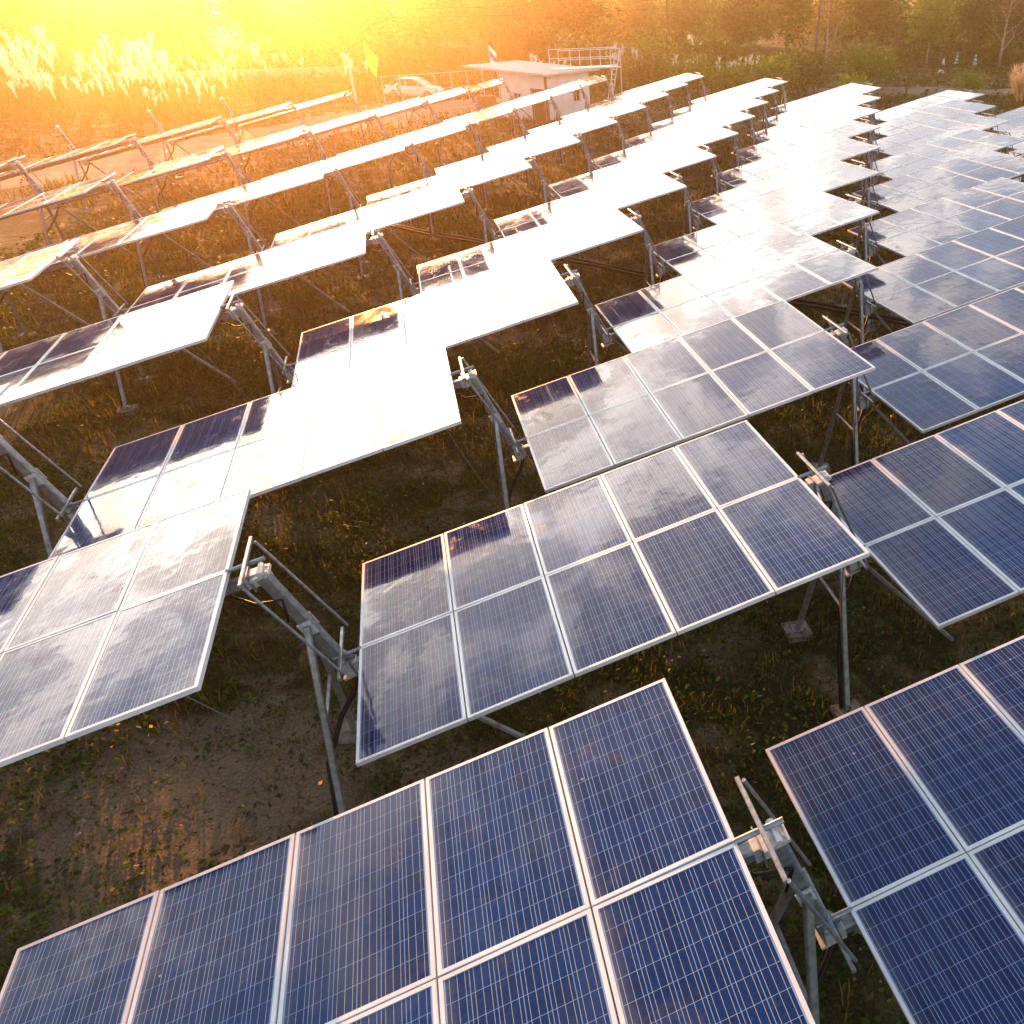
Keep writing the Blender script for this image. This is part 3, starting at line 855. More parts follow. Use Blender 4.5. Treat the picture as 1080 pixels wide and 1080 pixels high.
def car(loc, rz, sc_):
    e = empty('parked_car', loc, rz); e.scale = (sc_, sc_, sc_)
    tag(e, 'white sedan parked in the dirt yard behind the pipe fence', 'car')
    # stations from tail (-2.2) to nose (+2.2): x, half width, belt height, hood/boot top
    stn = [(-2.2, .62, .55, .80), (-2.12, .76, .62, .93), (-1.85, .83, .70, .99), (-1.3, .86, .80, 1.0), (-.6, .88, .84, .97), (.2, .88, .84, .95), (.9, .87, .80, .93), (1.4, .85, .74, .86), (1.85, .80, .66, .76), (2.1, .70, .55, .64), (2.2, .55, .48, .54)]
    b = MB(); n = 10
    for x, hw, hb, ht in stn:
        lowz = .22 if abs(x) < 2.1 else .34
        ring = [(-hw * .9, lowz), (-hw, .36), (-hw * 1.0, hb - .1), (-hw * .96, hb), (-hw * .80, ht), (hw * .80, ht), (hw * .96, hb), (hw * 1.0, hb - .1), (hw, .36), (hw * .9, lowz)]
        b.v += [(x, y, z) for y, z in ring]
    for k in range(len(stn) - 1):
        for i in range(n):
            a0, a1 = k * n + i, k * n + (i + 1) % n
            b.f.append((a0, a1, a1 + n, a0 + n)); b.mi.append(0)
    b.f += [tuple(range(n - 1, -1, -1)), tuple((len(stn) - 1) * n + i for i in range(n))]; b.mi += [0, 0]
    body = b.build('body', M_CAR, e, smooth=True)
    ro = MB(); top = [(-1.75, .66, .97), (-1.05, .60, 1.36), (-.2, .60, 1.43), (.35, .59, 1.38), (1.15, .68, .93)]
    for x, hw, z in top: ro.v += [(x, -hw, z), (x, hw, z)]
    for k in range(1, 3): ro.f.append((k * 2, k * 2 + 1, k * 2 + 3, k * 2 + 2)); ro.mi.append(0)
    ro.box((-.4, 0, 1.405), (1.1, 1.1, .03))
    for s in (-1, 1):
        ro.beam((-1.75, s * .68, .97), (-1.05, s * .61, 1.38), .06, .05); ro.beam((.35, s * .60, 1.40), (1.15, s * .69, .93), .06, .05); ro.beam((-1.05, s * .61, 1.38), (.35, s * .60, 1.40), .06, .05); ro.beam((-.35, s * .61, 1.40), (-.3, s * .76, .95), .06, .05)
    ro.build('roof', M_CAR, e)
    gl = MB()
    q = [(-1.73, .70, .95), (-1.05, .58, 1.37), (.35, .575, 1.38), (1.13, .70, .93)]
    vs = []
    for x, hw, z in q: vs += [(x, -hw, z), (x, hw, z)]
    low = [(-1.05, .74, .95), (.35, .75, .94)]
    for x, hw, z in low: vs += [(x, -hw, z), (x, hw, z)]
    fs = [(0, 1, 3, 2), (4, 5, 7, 6), (0, 2, 8), (1, 9, 3), (2, 4, 10, 8), (3, 9, 11, 5), (4, 6, 10), (5, 11, 7), (2, 3, 5, 4)]
    gl.add(vs, fs); gl.build('windows', M_GLASS, e)
    for x in (-1.35, 1.38):
        for s in (-1, 1):
            wh = empty('wheel', (x, s * .80, .32)); wh.parent = e
            MB().tube([(0, -.10, 0), (0, -.08, 0), (0, .08, 0), (0, .10, 0)], [.27, .315, .315, .27], 20).build('tyre', M_TYRE, wh, smooth=True)
            MB().tube([(0, s * .09, 0), (0, s * .112, 0)], [.21, .17], 14).build('rim', M_RIM, wh)
    for s in (-1, 1):
        MB().box((2.02, s * .58, .60), (.26, .26, .12)).build('headlight', M_LAMP, e)
        MB().box((-2.08, s * .60, .80), (.14, .26, .12)).build('tail_light', M_TAIL, e)
        MB().box((.78, s * .93, .98), (.14, .12, .10)).build('mirror', M_CAR, e)
    MB().box((2.17, 0, .42), (.08, .9, .12)).build('grille', M_DARK, e)
    return e


car((-23.0, 72.0, float(gz(-23, 72)) + .04), R_(-8), 1.0)
# long low pale wall on the far left
lw = MB(); lw.beam((-53, 80.5, .35), (-33.5, 89.5, .35), .25, .9); o = lw.build('boundary_wall', noisy('pale_render', (.55, .48, .40), (.42, .36, .3), 2, .85)); tag(o, 'long low pale wall behind the tall plumed grass, far left', 'wall')

# ------------------------------------------------------------------ utility poles and wires
poles = [(-4.1, 90.0, 9.2, .10, 'dark wooden utility pole rising behind the hut-side end of the rows'), (9.3, 84.4, 8.6, .3, 'slim weathered utility pole in the bushes, nearest to the picture centre right'), (21.4, 118, 8.8, .1, 'distant grey pole leaning in front of the bare trees')]
for x, y, h, ln, lab in poles:
    e = empty('utility_pole', (x, y, float(gz(x, y)))); tag(e, lab, 'utility pole')
    MB().tube([(0, 0, -.2), (ln * .5, 0, h * .5), (ln, 0, h)], [.15, .125, .10], 8).build('pole', M_POLE, e, smooth=True)
    MB().box((ln, 0, h - .5), (1.6, .1, .1)).build('crossarm', M_POLE, e)
    ins = MB()
    for q in (-.7, 0, .7): ins.tube([(ln + q, 0, h - .45), (ln + q, 0, h - .28)], [.05, .03], 6)
    ins.build('insulators', M_CONC, e)
ends = [(-70, 92), (-4.0, 90.0), (9.6, 84.4), (60, 76)]
for k, hq in enumerate((5.6, 6.3, 8.6)):
    pts = []
    for a in range(len(ends) - 1):
        for s_ in np.linspace(0, 1, 14)[:-1 if a < len(ends) - 2 else None]:
            x = ends[a][0] * (1 - s_) + ends[a + 1][0] * s_; y = ends[a][1] * (1 - s_) + ends[a + 1][1] * s_
            pts.append((x, y - .08, hq - 1.0 * 4 * s_ * (1 - s_) * (.9 if a != 1 else .2)))
    o = MB().tube(pts, .013, 5).build('overhead_wire', M_CABLE); tag(o, ['lowest', 'middle', 'highest'][k] + ' of three thin overhead wires crossing in front of the trees', 'wire', 'overhead wires')

# striped markers, debris, far house
for k, (x, y, h, wd, mts, lab) in enumerate(((26.3, 106.1, .75, .26, (M_CWHITE, M_CWHITE), 'short pale marker cone, leftmost of three before the trees'), (28.0, 107.0, 1.15, .24, (M_CWHITE, M_GREEN), 'faded blue-green striped cone, middle one of three'), (29.2, 103.8, 1.35, .27, (M_GREEN, M_CWHITE), 'green and white striped cone, rightmost of three'))):
    mb = MB(); ns = 7
    z0 = float(gz(x, y))
    for a in range(ns):
        f0, f1 = a / ns, (a + 1) / ns
        mb.tube([(0, 0, h * f0), (0, 0, h * f1)], [wd * (1 - f0 * .92), wd * (1 - f1 * .92)], 12, mi=a % 2, cap=False)
    mb.box((0, 0, .02), (wd * 2.4, wd * 2.4, .04))
    o = mb.build('marker_cone', list(mts)); o.location = (x, y, z0); tag(o, lab, 'cone', 'marker cones before the trees')
db = MB(); db.tube([(-.4, 0, .12), (-.1, .05, .25), (.25, 0, .16), (.4, .05, .05)], [.08, .16, .14, .05], 7); o = db.build('white_sack', M_CWHITE, smooth=True); o.location = (23.6, 95.6, float(gz(23.6, 95.6))); tag(o, 'crumpled white sack lying on the scrub left below the cones', 'sack')
hs = empty('far_house', (-23.5, 150, -.1), .3); tag(hs, 'distant low house with red roof half hidden by the trees', 'house')
MB().box((0, 0, 1.6), (9, 6, 3.2)).build('wall', M_WHITE, hs)
MB().add([(-5, -3.6, 3.1), (5, -3.6, 3.1), (5, 3.6, 3.1), (-5, 3.6, 3.1), (-4.4, 0, 5.4), (4.4, 0, 5.4)], [(0, 1, 5, 4), (2, 3, 4, 5), (1, 2, 5), (3, 0, 4), (3, 2, 1, 0)]).build('roof', M_REDROOF, hs)
for x in (-2.5, 1.5): MB().box((x, -3.02, 1.7), (1.1, .08, 1.2)).build('window', M_GLASS, hs)

# ------------------------------------------------------------------ vegetation
def leaf_cloud(n_clump, per, rx, ry, rz, cz, size, r, shell=.55, flat=.5, clump=.5):
    """leaf-sized quads in clumps spread through a crown"""
    c = r.normal(size=(n_clump, 3)); c /= np.linalg.norm(c, axis=1)[:, None]
    rad = shell + (1 - shell) * r.random(n_clump) ** .6
    lob = 1 + .28 * np.sin(c[:, 0] * 5 + r.random() * 6) * np.cos(c[:, 1] * 4 + r.random() * 6) + .18 * r.normal(size=n_clump)
    c = c * (rad * lob)[:, None] * np.array([rx, ry, rz]); c[:, 2] += cz
    cs = clump * (.6 + .8 * r.random(n_clump))
    P = np.repeat(c, per, 0) + r.normal(size=(n_clump * per, 3)) * np.repeat(cs, per)[:, None] * np.array([1, 1, flat])
    return leaf_quads(P, size * (.6 + .8 * r.random(len(P))), r)


def leaf_quads(P, sz, r, aspect=.55):
    n = len(P)
    d = r.normal(size=(n, 3)); d[:, 2] *= .6; d /= np.linalg.norm(d, axis=1)[:, None]
    e = np.cross(d, r.normal(size=(n, 3))); e /= np.linalg.norm(e, axis=1)[:, None]
    a = d * (sz / 2)[:, None]; b = e * (sz * aspect / 2)[:, None]
    V = np.stack([P - a, P - b * 1.0 - a * .1, P + a, P + b * 1.0 - a * .1], 1).reshape(-1, 3)
    F = np.arange(4 * n).reshape(n, 4)
    return V, F


def limbs(h, r0, n, r, spread=1.6, lean=0.0, start=.35, topfrac=.8, mats=None):
    mb = MB()
    ln = Vector((lean, lean * .4, 0))
    tr = [Vector((0, 0, -.2)), Vector((.05 * h * r.normal() * .3, 0, h * .25)) + ln * .25, Vector((.06 * h * r.normal() * .4, .04 * h * r.normal() * .4, h * .55)) + ln * .6, ln + Vector((0, 0, h * topfrac))]
    mb.tube(tr, [r0, r0 * .78, r0 * .5, r0 * .16], 7)
    for k in range(n):
        f = start + (topfrac - start) * k / max(1, n - 1) * .95; ang = k * 2.4 + r.random()
        seg = f / topfrac * 3; a = min(int(seg), 2); p = tr[a].lerp(tr[a + 1], seg - a)
        le = spread * (1.15 - .6 * f) * (.7 + .5 * r.random())
        q = p + Vector((math.cos(ang) * le * .55, math.sin(ang) * le * .55, le * .45)); s = p + Vector((math.cos(ang + .2) * le, math.sin(ang + .2) * le, le * (.8 + .4 * r.random())))
        rr = r0 * (1 - f) * .5 + .02
        mb.tube([p, q, s], [rr, rr * .6, rr * .2], 5)
        for g in range(2):
            an2 = ang + (g - .5) * 1.7; w2 = q + Vector((math.cos(an2) * le * .5, math.sin(an2) * le * .5, le * .35 * (1 + g * .4)))
            mb.tube([q, w2], [rr * .5, rr * .15], 4)
    return mb


def tree_kind(seed, h, rx, rz, cz, ncl, per, size, leafm, bark=M_BARK, shell=.45, r0=.16, clump=.55, nl=7, lean=0):
    r = np.random.default_rng(seed)
    V, F = leaf_cloud(ncl, per, rx, rx, rz, cz, size, r, shell=shell, clump=clump)
    V[:, 2] = np.maximum(V[:, 2], .25)
    V[:, 0] += lean * (V[:, 2] / h)
    cr_ = np_mesh('crown', V, F, leafm)
    tk = limbs(h, r0, nl, r, spread=rx * .9, lean=lean).build('trunk', [bark], mesh_only=True, smooth=True)
    return tk, cr_


KINDS = {
    'round_dark': tree_kind(1, 9, 2.9, 3.2, 5.6, 150, 26, .42, M_LEAF_DK),
    'olive': tree_kind(2, 8, 2.5, 3.0, 4.8, 130, 26, .38, M_LEAF_OL),
    'bright': tree_kind(3, 7.5, 2.4, 2.8, 4.6, 130, 26, .36, M_LEAF_BR, bark=M_PALEBARK),
    'dry': tree_kind(4, 8.5, 2.5, 3.1, 5.4, 90, 20, .34, M_LEAF_DRY, shell=.3),
    'tall': tree_kind(5, 11, 2.3, 4.3, 6.6, 160, 24, .42, M_LEAF_OL, shell=.35),
    'dark_tall': tree_kind(6, 11, 2.7, 4.2, 6.4, 170, 26, .45, M_LEAF_DK, shell=.4),
}
DESC = {'round_dark': 'dark green round-crowned tree', 'olive': 'olive green bushy tree', 'bright': 'bright pale-trunked tree', 'dry': 'sparse brown dry-leaved tree', 'tall': 'tall olive tree', 'dark_tall': 'tall dark green tree'}


def tree(kind, x, y, s, label, group=None, name='tree'):
    e = empty(name, (x, y, float(gz(x, y))), rnd.uniform(0, 6.28)); e.scale = (s * rnd.uniform(.9, 1.15), s * rnd.uniform(.9, 1.15), s)
    tag(e, label, 'tree', group)
    link('trunk', KINDS[kind][0], e); link('crown', KINDS[kind][1], e)
    return e


# front rank of the wood, from left to right
kinds = ['olive', 'dry', 'round_dark', 'tall', 'olive', 'bright', 'dry', 'dark_tall', 'olive', 'round_dark', 'dry', 'tall', 'olive', 'round_dark', 'dark_tall', 'dry', 'olive', 'round_dark', 'tall', 'dry', 'round_dark', 'bright', 'dark_tall', 'olive', 'dry', 'bright']
fx = np.linspace(-92, 47, len(kinds))
for k, x in enumerate(fx):
    y = 108 + 6 * math.sin(k * 1.7) + (0 if x > -30 else 4) + rnd.uniform(-3, 3)
    if x > 15: y += 7
    P_ = px((x, y, 2))
    tree(kinds[k], x, y, rnd.uniform(.82, 1.12), '%s, %s from the left in front rank of wood' % (DESC[kinds[k]], {1: 'first', 2: 'second', 3: 'third'}.get(k + 1, '%dth' % (k + 1) if k + 1 not in (21, 22, 23) else {21: '21st', 22: '22nd', 23: '23rd'}[k + 1])), 'trees along the front of the wood')
# the wood behind them reads as one mass
Vs, Fs, Mi, off = [], [], [], 0
kd = list(KINDS)
mats_w = [M_LEAF_DK, M_LEAF_OL, M_LEAF_DRY, M_LEAF_BR]
for k in range(150):
    x = rnd.uniform(-150, 75); y = rnd.uniform(117, 165)
    if x < -60: y = rnd.uniform(122, 170)
    r = np.random.default_rng(100 + k)
    hgt = rnd.uniform(4.2, 7.2); rx = rnd.uniform(2.6, 4)
    V_, F_ = leaf_cloud(60, 14, rx, rx, hgt * .55, hgt * .62, .75, r, shell=.4, clump=.7)
    V_[:, 2] = np.maximum(V_[:, 2], .1)
    V_ += np.array([x, y, float(gz(x, y))])
    Vs.append(V_); Fs.append(F_ + off); Mi.append(np.full(len(F_), rnd.choice([0, 0, 1, 1, 2, 3]))); off += len(V_)
wood = link('woodland', np_mesh('woodland', np.concatenate(Vs), np.concatenate(Fs), mats_w, mi=np.concatenate(Mi)))
tag(wood, 'mass of hazy woodland closing the view behind the front trees', 'woodland', kind='stuff')

# bare pale-barked trees on the right
for k, (x, y, h, ln, nl, lab) in enumerate(((27.2, 112, 9.0, 1.8, 9, 'leaning bare tree with forked pale limbs behind the cones'), (31.8, 103.5, 7.5, .6, 7, 'thin white-trunked tree at the right edge of the clearing'), (13.2, 107, 6.5, -.5, 6, 'slender bare pale tree in the gap of the scrub'))):
    r = np.random.default_rng(50 + k); e = empty('bare_tree', (x, y, float(gz(x, y))), .4 * k); tag(e, lab, 'tree')
    limbs(h, .17, nl, r, spread=2.6, lean=ln, start=.25, topfrac=.95).build('trunk', [M_PALEBARK], e, smooth=True)
    V_, F_ = leaf_cloud(26, 8, 1.9, 1.9, h * .3, h * .72, .22, r, shell=.4, clump=.5); V_[:, 0] += ln * .7
    link('crown', np_mesh('crown', V_, F_, M_LEAF_DRY), e)

# shrubs
def shrub_mesh(seed, n, per, rx, rz, size, m_):
    r = np.random.default_rng(seed); V_, F_ = leaf_cloud(n, per, rx, rx, rz, rz * .8, size, r, shell=.3, clump=.28 * rx)
    V_[:, 2] = np.maximum(V_[:, 2], .03)
    return np_mesh('foliage', V_, F_, m_)


def stems_mesh(seed, h, n=6):
    r = np.random.default_rng(seed); mb = MB()
    for k in range(n):
        a = k * 6.28 / n + r.random(); mb.tube([(0, 0, -.1), (math.cos(a) * .25, math.sin(a) * .25, h * .5), (math.cos(a) * .7, math.sin(a) * .7, h)], [.035, .025, .01], 5)
    return mb.build('stem', [M_BARK], mesh_only=True)


SH = [shrub_mesh(11, 90, 16, 1.5, 1.3, .22, M_LEAF_BR), shrub_mesh(12, 90, 16, 1.3, 1.1, .22, M_LEAF_OL), shrub_mesh(13, 100, 16, 1.6, 1.5, .24, M_LEAF_DK)]
ST = [stems_mesh(1, 1.4), stems_mesh(2, 1.2), stems_mesh(3, 1.6)]
shr = [(-1.5, 76, 1.3, 0, 'bright green shrub just right of the hut, behind the row ends'), (1.5, 73, 1.15, 0, 'low bright shrub growing at the end of the third row line'), (5.0, 77, 1.3, 0, 'bright green shrub left of the slim pole'), (7.6, 80, 1.5, 1, 'olive shrub at the foot of the slim pole'),
       (13.5, 83, 1.55, 0, 'broad yellow-green shrub at the left end of the dirt path'), (11.2, 71.5, .9, 0, 'low green clump against the pale tables at the path'), (21.8, 78.0, .8, 0, 'small bright shrub poking up by the rightmost rows'), (24.5, 112, 1.9, 2, 'rounded dark green bush beside the leaning bare tree'),
       (-4.8, 82, 1.4, 1, 'olive shrub in front of the dark utility pole'), (-6.2, 88, 1.8, 0, 'tall bright shrub behind the access platform'), (0, 86, 1.7, 2, 'dark shrub right of the dark utility pole'), (17.5, 96, 1.1, 1, 'dull shrub in the middle of the scrub'), (33, 108, 1.6, 1, 'olive bush under the white-trunked tree'), (-11, 82, 1.9, 1, 'olive shrub rising behind the hut roof'), (-28, 83, 2.0, 1, 'backlit bush behind the yard, left of the yellow flag'), (-17, 88, 1.9, 2, 'dark bush behind the striped flag'), (-38, 92, 2.2, 0, 'glowing bush beyond the low pale wall')]
for x, y, s, k, lab in shr:
    e = empty('shrub', (x, y, float(gz(x, y))), rnd.uniform(0, 6)); e.scale = (s, s, s); tag(e, lab, 'shrub')
    link('foliage', SH[k], e); link('stem', ST[k], e)


# plumed reed grass: stalk blades with feathery heads
def plume_clump(seed, n, h, spread, matp, headlen=.55, headw=.09, blades=60):
    r = np.random.default_rng(seed)
    V_, F_, mi_ = [], [], []; o_ = 0

    def strip(P, W, mi, side):
        nonlocal o_
        k = len(P); a = np.stack([P - side * W[:, None], P + side * W[:, None]], 1).reshape(-1, 3); V_.append(a)
        f = np.array([[2 * i, 2 * i + 1, 2 * i + 3, 2 * i + 2] for i in range(k - 1)]) + o_; F_.append(f); mi_.append(np.full(k - 1, mi)); o_ += 2 * k
    for s in range(n):
        x, y = r.normal(size=2) * spread; hh = h * r.uniform(.75, 1.1); dr_ = r.uniform(-.22, .32) * hh * .5; dy = r.normal() * .08 * hh
        t_ = np.linspace(0, 1, 5)
        P = np.c_[x + dr_ * t_ ** 2, y + dy * t_ ** 2, hh * t_]; a = r.uniform(0, 3.14); side = np.array([math.cos(a), math.sin(a), 0])
        strip(P, np.array([.012, .011, .009, .007, .004]), 0, side)
        tip = P[-1]; dirv = P[-1] - P[-2]; dirv /= np.linalg.norm(dirv)
        for q in range(30):                              # the feathery head, many thin wisps
            u = r.random(); st_ = tip - dirv * headlen * u; an = r.uniform(0, 6.28); out_ = np.array([math.cos(an), math.sin(an), .9]); out_ /= np.linalg.norm(out_)
            ln = headw * (1.6 + 2.0 * math.sin(math.pi * min(1, u + .1))) * r.uniform(.6, 1.2)
            PP = np.stack([st_, st_ + (out_ * .6 + dirv * .7) * ln, st_ + (out_ * .8 + dirv * .8 + np.array([0, 0, -.25])) * ln * 1.7])
            strip(PP, np.array([.008, .024, .002]) * (headw / .09), 1, np.array([-math.sin(an), math.cos(an), 0]))
    for s in range(blades):
        x, y = r.normal(size=2) * spread; a = r.uniform(0, 6.28); ln = h * r.uniform(.35, .8); o2 = r.uniform(.2, .6) * ln; t_ = np.linspace(0, 1, 5)
        P = np.c_[x + math.cos(a) * o2 * t_ ** 1.5, y + math.sin(a) * o2 * t_ ** 1.5, ln * (t_ - .35 * t_ ** 3)]
        strip(P, np.array([.022, .025, .02, .013, .003]), 0, np.array([-math.sin(a), math.cos(a), 0]))
    return np_mesh('plume_grass', np.concatenate(V_), np.concatenate(F_), [M_GRASS, matp], mi=np.concatenate(mi_))


PL = [plume_clump(60 + k, 7, 2.9, .8, M_PLUME, .8, .11) for k in range(4)]
npl = 0
ppos = []
for k in range(46):
    f = k / 45
    x = -76 + 40 * f + rnd.uniform(-3, 3) ; y = 68 + 8 * f + rnd.uniform(-10, 12)
    if k % 3 == 0: x, y = -52 + 15 * f + rnd.uniform(-3, 3), 62 + rnd.uniform(-4, 6)
    ppos.append((x, y))
for k, (x, y) in enumerate(sorted(ppos, key=lambda p: (px((p[0], p[1], 2)) or (0, 0))[0])):
    o = link('plume_grass', PL[k % 4]); s = rnd.uniform(.55, 1.35); o.location = (x, y, float(gz(x, y)) - .02); o.scale = (s, s, s); o.rotation_euler.z = rnd.uniform(0, 6)
    tag(o, 'clump of tall reed grass with glowing white plumes left of the yard', 'plume grass', 'plumed grass clumps on the far left')
few = [(-14.3, 79, .8, 'thin plumed grass clump behind the hut roof'), (-9, 86, .9, 'pale plumes rising behind the platform railing'), (-6.2, 84.5, .8, 'plumed grass left of the dark utility pole'), (-2.4, 79, .75, 'loose plumes in front of the dark utility pole'), (1.2, 78.5, .7, 'short plumes between the two utility poles'), (-1.2, 94, 1.0, 'feathery pale grass right of the dark utility pole'), (3.4, 84, .7, 'pair of pale plumes in the scrub'), (-34, 61, .7, 'single pale plume clump in front of the far left rows'), (-29, 76, .8, 'plumed grass just left of the yellow flag')]
for x, y, s, lab in few:
    o = link('plume_grass', PL[rnd.randrange(4)]); o.location = (x, y, float(gz(x, y)) - .02); o.scale = (s, s, s); tag(o, lab, 'plume grass')
TANP = [plume_clump(80 + k, 26, 3.1, .55, M_TANPL, 1.5, .17, 80) for k in range(3)]
for k, (x, y, s) in enumerate(((22.3, 67.0, .62), (23.6, 66.0, .75), (25.2, 66.8, .8), (23.3, 69, .75), (26.4, 68.5, .8))):
    o = link('plume_grass', TANP[k % 3]); o.location = (x, y, float(gz(x, y)) - .02); o.scale = (s, s, s); o.rotation_euler.z = k
    tag(o, ['leftmost and shortest', 'second, front', 'third, front', 'rear left', 'rear right'][k] + ' clump of the dense tan-orange plumed bush at the right edge', 'plume grass', 'tan plumed grass at the right edge')

# ------------------------------------------------------------------ weeds and grass (uncountable)
def bare(x, y):
    """1 on bare soil, 0 where weeds grow"""
    d1 = np.exp(-(((x + 5.6) / 1.7) ** 2 + ((y - 6.0) / 1.15) ** 2) ** 1.5)
    d2 = np.exp(-(((x + 3.9) / .9) ** 2 + ((y - 7.0) / .7) ** 2))
    d3 = .6 * np.exp(-(((x - 1.7) / 1.3) ** 2 + ((y - 3.6) / .9) ** 2))
    return np.clip(d1 + d2 * .7 + d3, 0, 1)


def in_view_mask(x, y, m_=60):
    c = np.c_[x, y, np.full(len(x), -H)] @ Mw
    ok = c[:, 2] > .5
    u = CXPX + FPX * c[:, 0] / c[:, 2]; v = 540 + FPX * c[:, 1] / c[:, 2]
    return ok & (u > -m_ - 250) & (u < 1080 + m_ + 250) & (v > -40) & (v < 1080 + 350)


def scatter(n, x0, x1, y0, y1, r, dens=None):
    x = r.uniform(x0, x1, n); y = r.uniform(y0, y1, n)
    k = in_view_mask(x, y)
    patch = .5 + .5 * np.sin(x * .9 + 1.3 * np.sin(y * .7)) * np.cos(y * 1.1 + np.sin(x * .6))
    k &= r.random(n) < (.35 + .65 * patch) * (1 - .93 * bare(x, y))
    if dens is not None: k &= dens(x, y)
    return x[k], y[k]


def off_roads(x, y):
    # keep the yard and path open
    d = np.full(len(x), 1e9)
    for pts, hw in (([(-42, 34), (-31, 42), (-26, 55), (-21, 66), (-15, 71)], 3.6), ([(-2, 76), (8, 79), (20, 80), (34, 77), (60, 70)], 2.4)):
        for a in range(len(pts) - 1):
            p, q = np.array(pts[a]), np.array(pts[a + 1]); v = q - p; L2 = v @ v
            t_ = np.clip(((x - p[0]) * v[0] + (y - p[1]) * v[1]) / L2, 0, 1)
            dd = np.hypot(x - p[0] - t_ * v[0], y - p[1] - t_ * v[1]) - hw; d = np.minimum(d, dd)
    return d > 0


def blades(x, y, h, w_, r, per=1, lean=.6):
    n = len(x) * per; X = np.repeat(x, per) + r.normal(0, .04 + .03 * h, n); Y = np.repeat(y, per) + r.normal(0, .04 + .03 * h, n)
    hh = h * r.uniform(.4, 1.15, n); a = r.uniform(0, 6.28, n); ln = lean * hh * r.uniform(.2, 1.1, n); Z = gz(X, Y) - .01
    dx_, dy_ = np.cos(a), np.sin(a)
    B = np.stack([X, Y, Z], 1); Mid = B + np.stack([dx_ * ln * .35, dy_ * ln * .35, hh * .6], 1); Tp = B + np.stack([dx_ * ln, dy_ * ln, hh], 1)
    s_ = np.stack([-dy_, dx_, 0 * dx_], 1) * (w_ * r.uniform(.7, 1.3, n))[:, None] / 2
    V_ = np.stack([B - s_, B + s_, Mid + s_ * .8, Mid - s_ * .8, Tp + s_ * .12, Tp - s_ * .12], 1).reshape(-1, 3)
    b0 = np.arange(n)[:, None] * 6
    F_ = np.concatenate([b0 + np.array([0, 1, 2, 3]), b0 + np.array([3, 2, 4, 5])], 0)
    return V_, F_


def weeds(x, y, h, size, r, per):
    n = len(x) * per; X = np.repeat(x, per) + r.normal(0, .10, n); Y = np.repeat(y, per) + r.normal(0, .10, n); Z = gz(X, Y) + np.abs(r.normal(0, h * .5, n)) + .01
    return leaf_quads(np.stack([X, Y, Z], 1), size * r.uniform(.5, 1.3, n), r, .6)


r = np.random.default_rng(21)
x, y = scatter(19000, -14, 12, 1.5, 19, r)
V1, F1 = blades(x, y, .21, .014, r, per=3)
x, y = scatter(9000, -22, 15, 14, 36, r); V2, F2 = blades(x, y, .36, .026, r, per=3)
x, y = scatter(16000, -70, 45, 34, 74, r, off_roads); V3, F3 = blades(x, y, .50, .05, r, per=3)
x, y = scatter(11000, -95, 4, 72, 122, r, off_roads); V4a, F4a = blades(x, y, .9, .08, r, per=3)
x, y = scatter(6000, 0, 50, 72, 122, r, off_roads); V4, F4 = blades(x, y, .42, .06, r, per=3); F4 = np.concatenate([F4a, F4 + len(V4a)]); V4 = np.concatenate([V4a, V4])
VV = [V1, V2, V3, V4]; FF = [F1, F2, F3, F4]; o_ = 0
for k in range(4): FF[k] = FF[k] + o_; o_ += len(VV[k])
g_ = link('dry_grass', np_mesh('dry_grass', np.concatenate(VV), np.concatenate(FF), M_GRASS)); tag(g_, 'dry yellow-brown grass growing all over the ground', 'grass', kind='stuff')
x, y = scatter(34000, -14, 12, 1.5, 20, r)
W1 = weeds(x, y, .13, .075, r, 7)
x, y = scatter(17000, -24, 16, 17, 38, r); W2 = weeds(x, y, .20, .12, r, 6)
x, y = scatter(9000, -70, 45, 36, 76, r, off_roads); W3 = weeds(x, y, .30, .20, r, 6)
x, y = scatter(9000, -95, 50, 72, 122, r, off_roads); W4 = weeds(x, y, .55, .32, r, 6)
VV = []; FF = []; o_ = 0
for a, b in (W1, W2, W3, W4): VV.append(a); FF.append(b + o_); o_ += len(a)
g_ = link('weeds', np_mesh('weeds', np.concatenate(VV), np.concatenate(FF), M_WEED)); tag(g_, 'low dark green leafy weeds covering the soil', 'weeds', kind='stuff')
n_ = 5000
sx_, sy_ = r.uniform(-14, 12, n_), r.uniform(1.5, 20, n_); kk = in_view_mask(sx_, sy_) & (r.random(n_) < .25 + .75 * bare(sx_, sy_)); sx_, sy_ = sx_[kk], sy_[kk]; n_ = len(sx_)
th = np.linspace(0, 2 * np.pi, 7)[:-1]; rad_ = r.uniform(.006, .026, n_) ** 1.0
ring = np.stack([np.cos(th), np.sin(th), np.zeros(6)], 1)
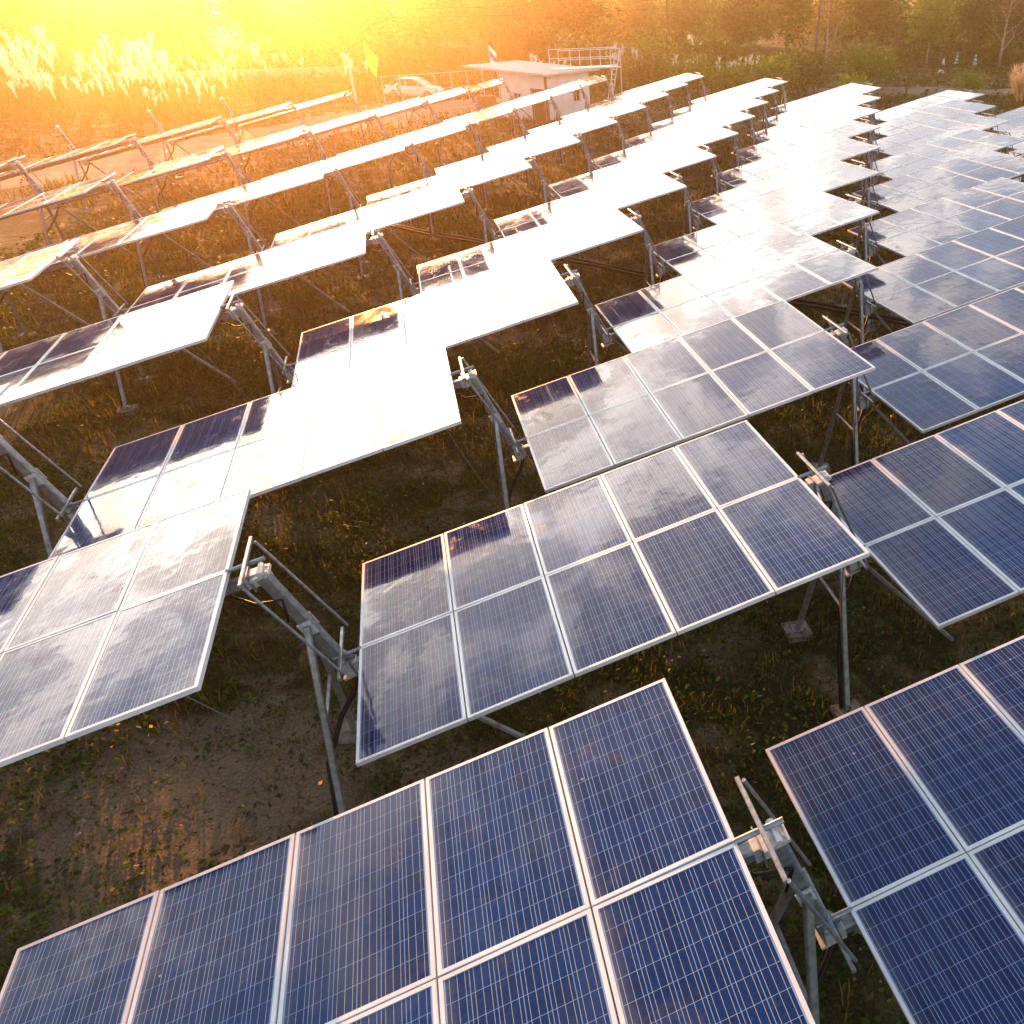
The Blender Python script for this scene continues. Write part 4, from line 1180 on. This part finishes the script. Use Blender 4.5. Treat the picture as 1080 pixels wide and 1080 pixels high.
PV = np.empty((n_, 12, 3)); jit = r.uniform(.7, 1.2, (n_, 6, 1))
PV[:, :6] = ring[None] * jit * rad_[:, None, None]; PV[:, 6:] = ring[None] * jit * rad_[:, None, None] * .55; PV[:, 6:, 2] += rad_[:, None] * .7
PV += np.stack([sx_, sy_, gz(sx_, sy_)], 1)[:, None]
b0 = np.arange(n_)[:, None] * 12
SF = np.concatenate([b0 + np.array([k, (k + 1) % 6, 6 + (k + 1) % 6, 6 + k]) for k in range(6)] + [b0 + np.array([6, 7, 8, 9]), b0 + np.array([6, 9, 10, 11])])
g_ = link('pebbles', np_mesh('pebbles', PV.reshape(-1, 3), SF, M_CONC)); tag(g_, 'pebbles and clods strewn over the bare soil', 'pebbles', kind='stuff')
# small orange flower heads among the weeds
fxp = np.concatenate([r.normal(-7.2, .5, 40), r.uniform(-12, 8, 160)]); fyp = np.concatenate([r.normal(6.9, .35, 40), r.uniform(4, 22, 160)])
fz_ = gz(fxp, fyp) + r.uniform(.12, .32, len(fxp))
Vf, Ff = leaf_quads(np.stack([fxp, fyp, fz_], 1), np.full(len(fxp), .05) * r.uniform(.6, 1.2, len(fxp)), r, .8)
g_ = link('flower_heads', np_mesh('flower_heads', Vf, Ff, M_FLOW)); tag(g_, 'tiny orange flower and seed heads scattered in the weeds', 'flowers', kind='stuff')

# ------------------------------------------------------------------ haze box added for the warm glow toward the sun
hz = MB(); hz.box((0, 340, 6.0), (1460, 980, 15.6))
haze = hz.build('haze', bpy.data.materials.new('glow_haze'))
tag(haze, 'added evening haze tinted orange for the low sun glow', 'haze', kind='stuff')
hm = haze.data.materials[0]; hm.use_nodes = True; t = hm.node_tree; t.nodes.clear()
o_ = t.nodes.new('ShaderNodeOutputMaterial'); pv = t.nodes.new('ShaderNodeVolumePrincipled')
pv.inputs['Color'].default_value = (1.0, .67, .30, 1); pv.inputs['Density'].default_value = .0013; pv.inputs['Anisotropy'].default_value = .86  # orange scattering colour puts the warm sun glow into the haze
t.links.new(pv.outputs[0], o_.inputs['Volume'])
